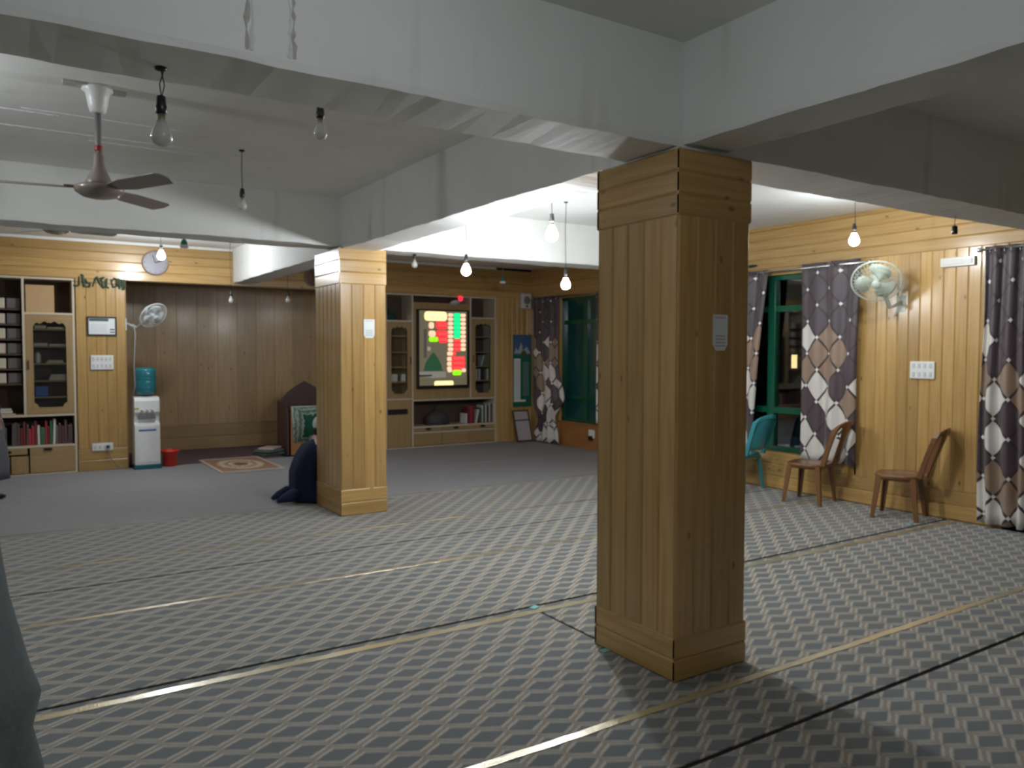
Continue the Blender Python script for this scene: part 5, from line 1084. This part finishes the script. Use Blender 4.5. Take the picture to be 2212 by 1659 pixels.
def standing(label, x, y, yaw, mat, mat2):
    t = thing('person', label, 'person', (x, y, 0.0095), yaw)
    V = [(0, 0, 0.96), (0, 0.0, 1.16), (0, -0.01, 1.38), (0, 0.0, 1.50), (0, 0.02, 1.60), (0, 0.03, 1.70),
         (-0.10, 0, 0.88), (-0.11, 0.02, 0.50), (-0.115, -0.01, 0.09), (-0.12, 0.14, 0.04), (0.10, 0, 0.88), (0.11, 0.02, 0.50), (0.115, -0.01, 0.09), (0.12, 0.14, 0.04),
         (-0.19, -0.01, 1.42), (-0.24, -0.02, 1.14), (-0.25, 0.05, 0.89), (0.19, -0.01, 1.42), (0.24, -0.02, 1.14), (0.25, 0.05, 0.89), (0, 0.115, 1.625)]
    Ed = [(0, 1), (1, 2), (2, 3), (3, 4), (4, 5), (0, 6), (6, 7), (7, 8), (8, 9), (0, 10), (10, 11), (11, 12), (12, 13), (2, 14), (14, 15), (15, 16), (2, 17), (17, 18), (18, 19), (4, 20)]
    R_ = [0.15, 0.14, 0.15, 0.06, 0.078, 0.085, 0.09, 0.062, 0.042, 0.035, 0.09, 0.062, 0.042, 0.035, 0.06, 0.045, 0.028, 0.06, 0.045, 0.028, 0.014]
    hand(V, Ed, R_, 16, V[16], (0, 0.1, -1), (0, 1, 0)); hand(V, Ed, R_, 19, V[19], (0, 0.1, -1), (0, 1, 0))
    skin_body('body', V, Ed, R_, t, MT['skin'])
    head_extras(t, (0, 0.025, 1.665), (0, 1, 0), MT['hair'])
    robe('kurta', [(0, 0, 1.47, 0.10, 0.08), (0, 0, 1.43, 0.20, 0.12), (0, 0, 1.30, 0.215, 0.155), (0, 0, 1.10, 0.20, 0.16), (0, 0, 0.98, 0.215, 0.175), (0, 0, 0.80, 0.25, 0.215), (0, 0, 0.74, 0.25, 0.235), (0, 0, 0.66, 0.26, 0.215), (0.01, 0, 0.56, 0.275, 0.235), (0.02, 0, 0.30, 0.28, 0.25), (0.02, 0, 0.22, 0.28, 0.255)], mat, t)
    for s_ in (-1, 1):
        mb = MB(); mb.tube([(s_*0.17, -0.01, 1.42), (s_*0.21, -0.015, 1.30), (s_*0.245, -0.02, 1.13), (s_*0.25, 0.045, 0.94)], [0.075, 0.072, 0.062, 0.050], 14); mb.build('sleeve', mat, t, smooth=True)
        mb = MB(); mb.tube([(s_*0.10, 0, 0.80), (s_*0.11, 0.015, 0.50), (s_*0.115, 0.0, 0.14)], [0.12, 0.10, 0.085], 16); mb.build('trouser_leg', mat2, t, smooth=True)
        mb = MB(); mb.tube([(s_*0.118, -0.055, 0.035), (s_*0.12, 0.05, 0.038), (s_*0.122, 0.14, 0.030), (s_*0.123, 0.19, 0.022)], [0.036, 0.042, 0.040, 0.020], 12, flat=0.8); mb.build('sock', MT['black'], t, smooth=True)
    return t
standing('person in a grey green tunic at the left edge, only the tunic hem showing', -0.185, 2.22, math.radians(90), MT['kurta'], MT['kurta'])
standing('person in dark grey clothes and black socks standing at the left edge before the bookcase', -0.27, 9.86, math.radians(-60), MT['kurta2'], MT['kurta2'])
# kneeling person behind the far pillar, facing +u
kp = thing('person', 'person in navy clothes and a white cap kneeling on the carpet behind the far pillar', 'person', (2.60, 8.04, 0.0095), 0)
V = [(-0.05, 0, 0.22), (0.03, 0, 0.38), (0.11, 0, 0.56), (0.16, 0, 0.645), (0.20, 0, 0.70), (0.215, 0, 0.77),
     (0.05, -0.10, 0.20), (0.32, -0.14, 0.10), (0.05, -0.12, 0.055), (-0.19, -0.10, 0.05), (-0.28, -0.09, 0.035), (0.05, 0.10, 0.20), (0.32, 0.14, 0.10), (0.05, 0.12, 0.055), (-0.19, 0.10, 0.05), (-0.28, 0.09, 0.035),
     (0.11, -0.17, 0.56), (0.20, -0.20, 0.36), (0.33, -0.13, 0.24), (0.11, 0.17, 0.56), (0.20, 0.20, 0.36), (0.33, 0.13, 0.24), (0.305, 0, 0.71)]
Ed = [(0, 1), (1, 2), (2, 3), (3, 4), (4, 5), (0, 6), (6, 7), (7, 8), (8, 9), (9, 10), (0, 11), (11, 12), (12, 13), (13, 14), (14, 15), (2, 16), (16, 17), (17, 18), (2, 19), (19, 20), (20, 21), (4, 22)]
R_ = [0.13, 0.13, 0.13, 0.055, 0.075, 0.08, 0.08, 0.06, 0.05, 0.04, 0.03, 0.08, 0.06, 0.05, 0.04, 0.03, 0.06, 0.042, 0.028, 0.06, 0.042, 0.028, 0.014]
hand(V, Ed, R_, 18, V[18], (1, 0, -0.45), (0, 1, 0)); hand(V, Ed, R_, 21, V[21], (1, 0, -0.45), (0, -1, 0))
skin_body('body', V, Ed, R_, kp, MT['skin'])
head_extras(kp, (0.20, 0, 0.765), (1, 0, 0), MT['cap'], cap=True)
mb = MB(); mb.lathe((0.185, 0, 0.735), [(0.05, -0.075), (0.086, -0.045), (0.094, 0.0), (0.090, 0.03)], 22); mb.build('hair', MT['hair'], kp, smooth=True)
robe('robe', [(0.185, 0, 0.675, 0.055, 0.07), (0.15, 0, 0.625, 0.09, 0.11), (0.10, 0, 0.585, 0.12, 0.18), (0.06, 0, 0.47, 0.155, 0.215), (0.02, 0, 0.32, 0.17, 0.22), (0.05, 0, 0.18, 0.20, 0.24), (0.09, 0, 0.07, 0.24, 0.26), (0.10, 0, 0.012, 0.25, 0.265)], MT['navy'], kp, fa=0.014)
for s_ in (-1, 1):
    mb = MB(); mb.tube([(0.10, s_*0.15, 0.56), (0.16, s_*0.19, 0.45), (0.21, s_*0.20, 0.34), (0.31, s_*0.14, 0.26)], [0.072, 0.065, 0.058, 0.045], 12); mb.build('sleeve', MT['navy'], kp, smooth=True)
    mb = MB(); mb.tube([(-0.04, s_*0.10, 0.085), (-0.16, s_*0.105, 0.085), (-0.25, s_*0.10, 0.06), (-0.32, s_*0.10, 0.03)], [0.075, 0.075, 0.05, 0.02], 12, flat=0.9); mb.build('trouser_leg', MT['navy'], kp, smooth=True)
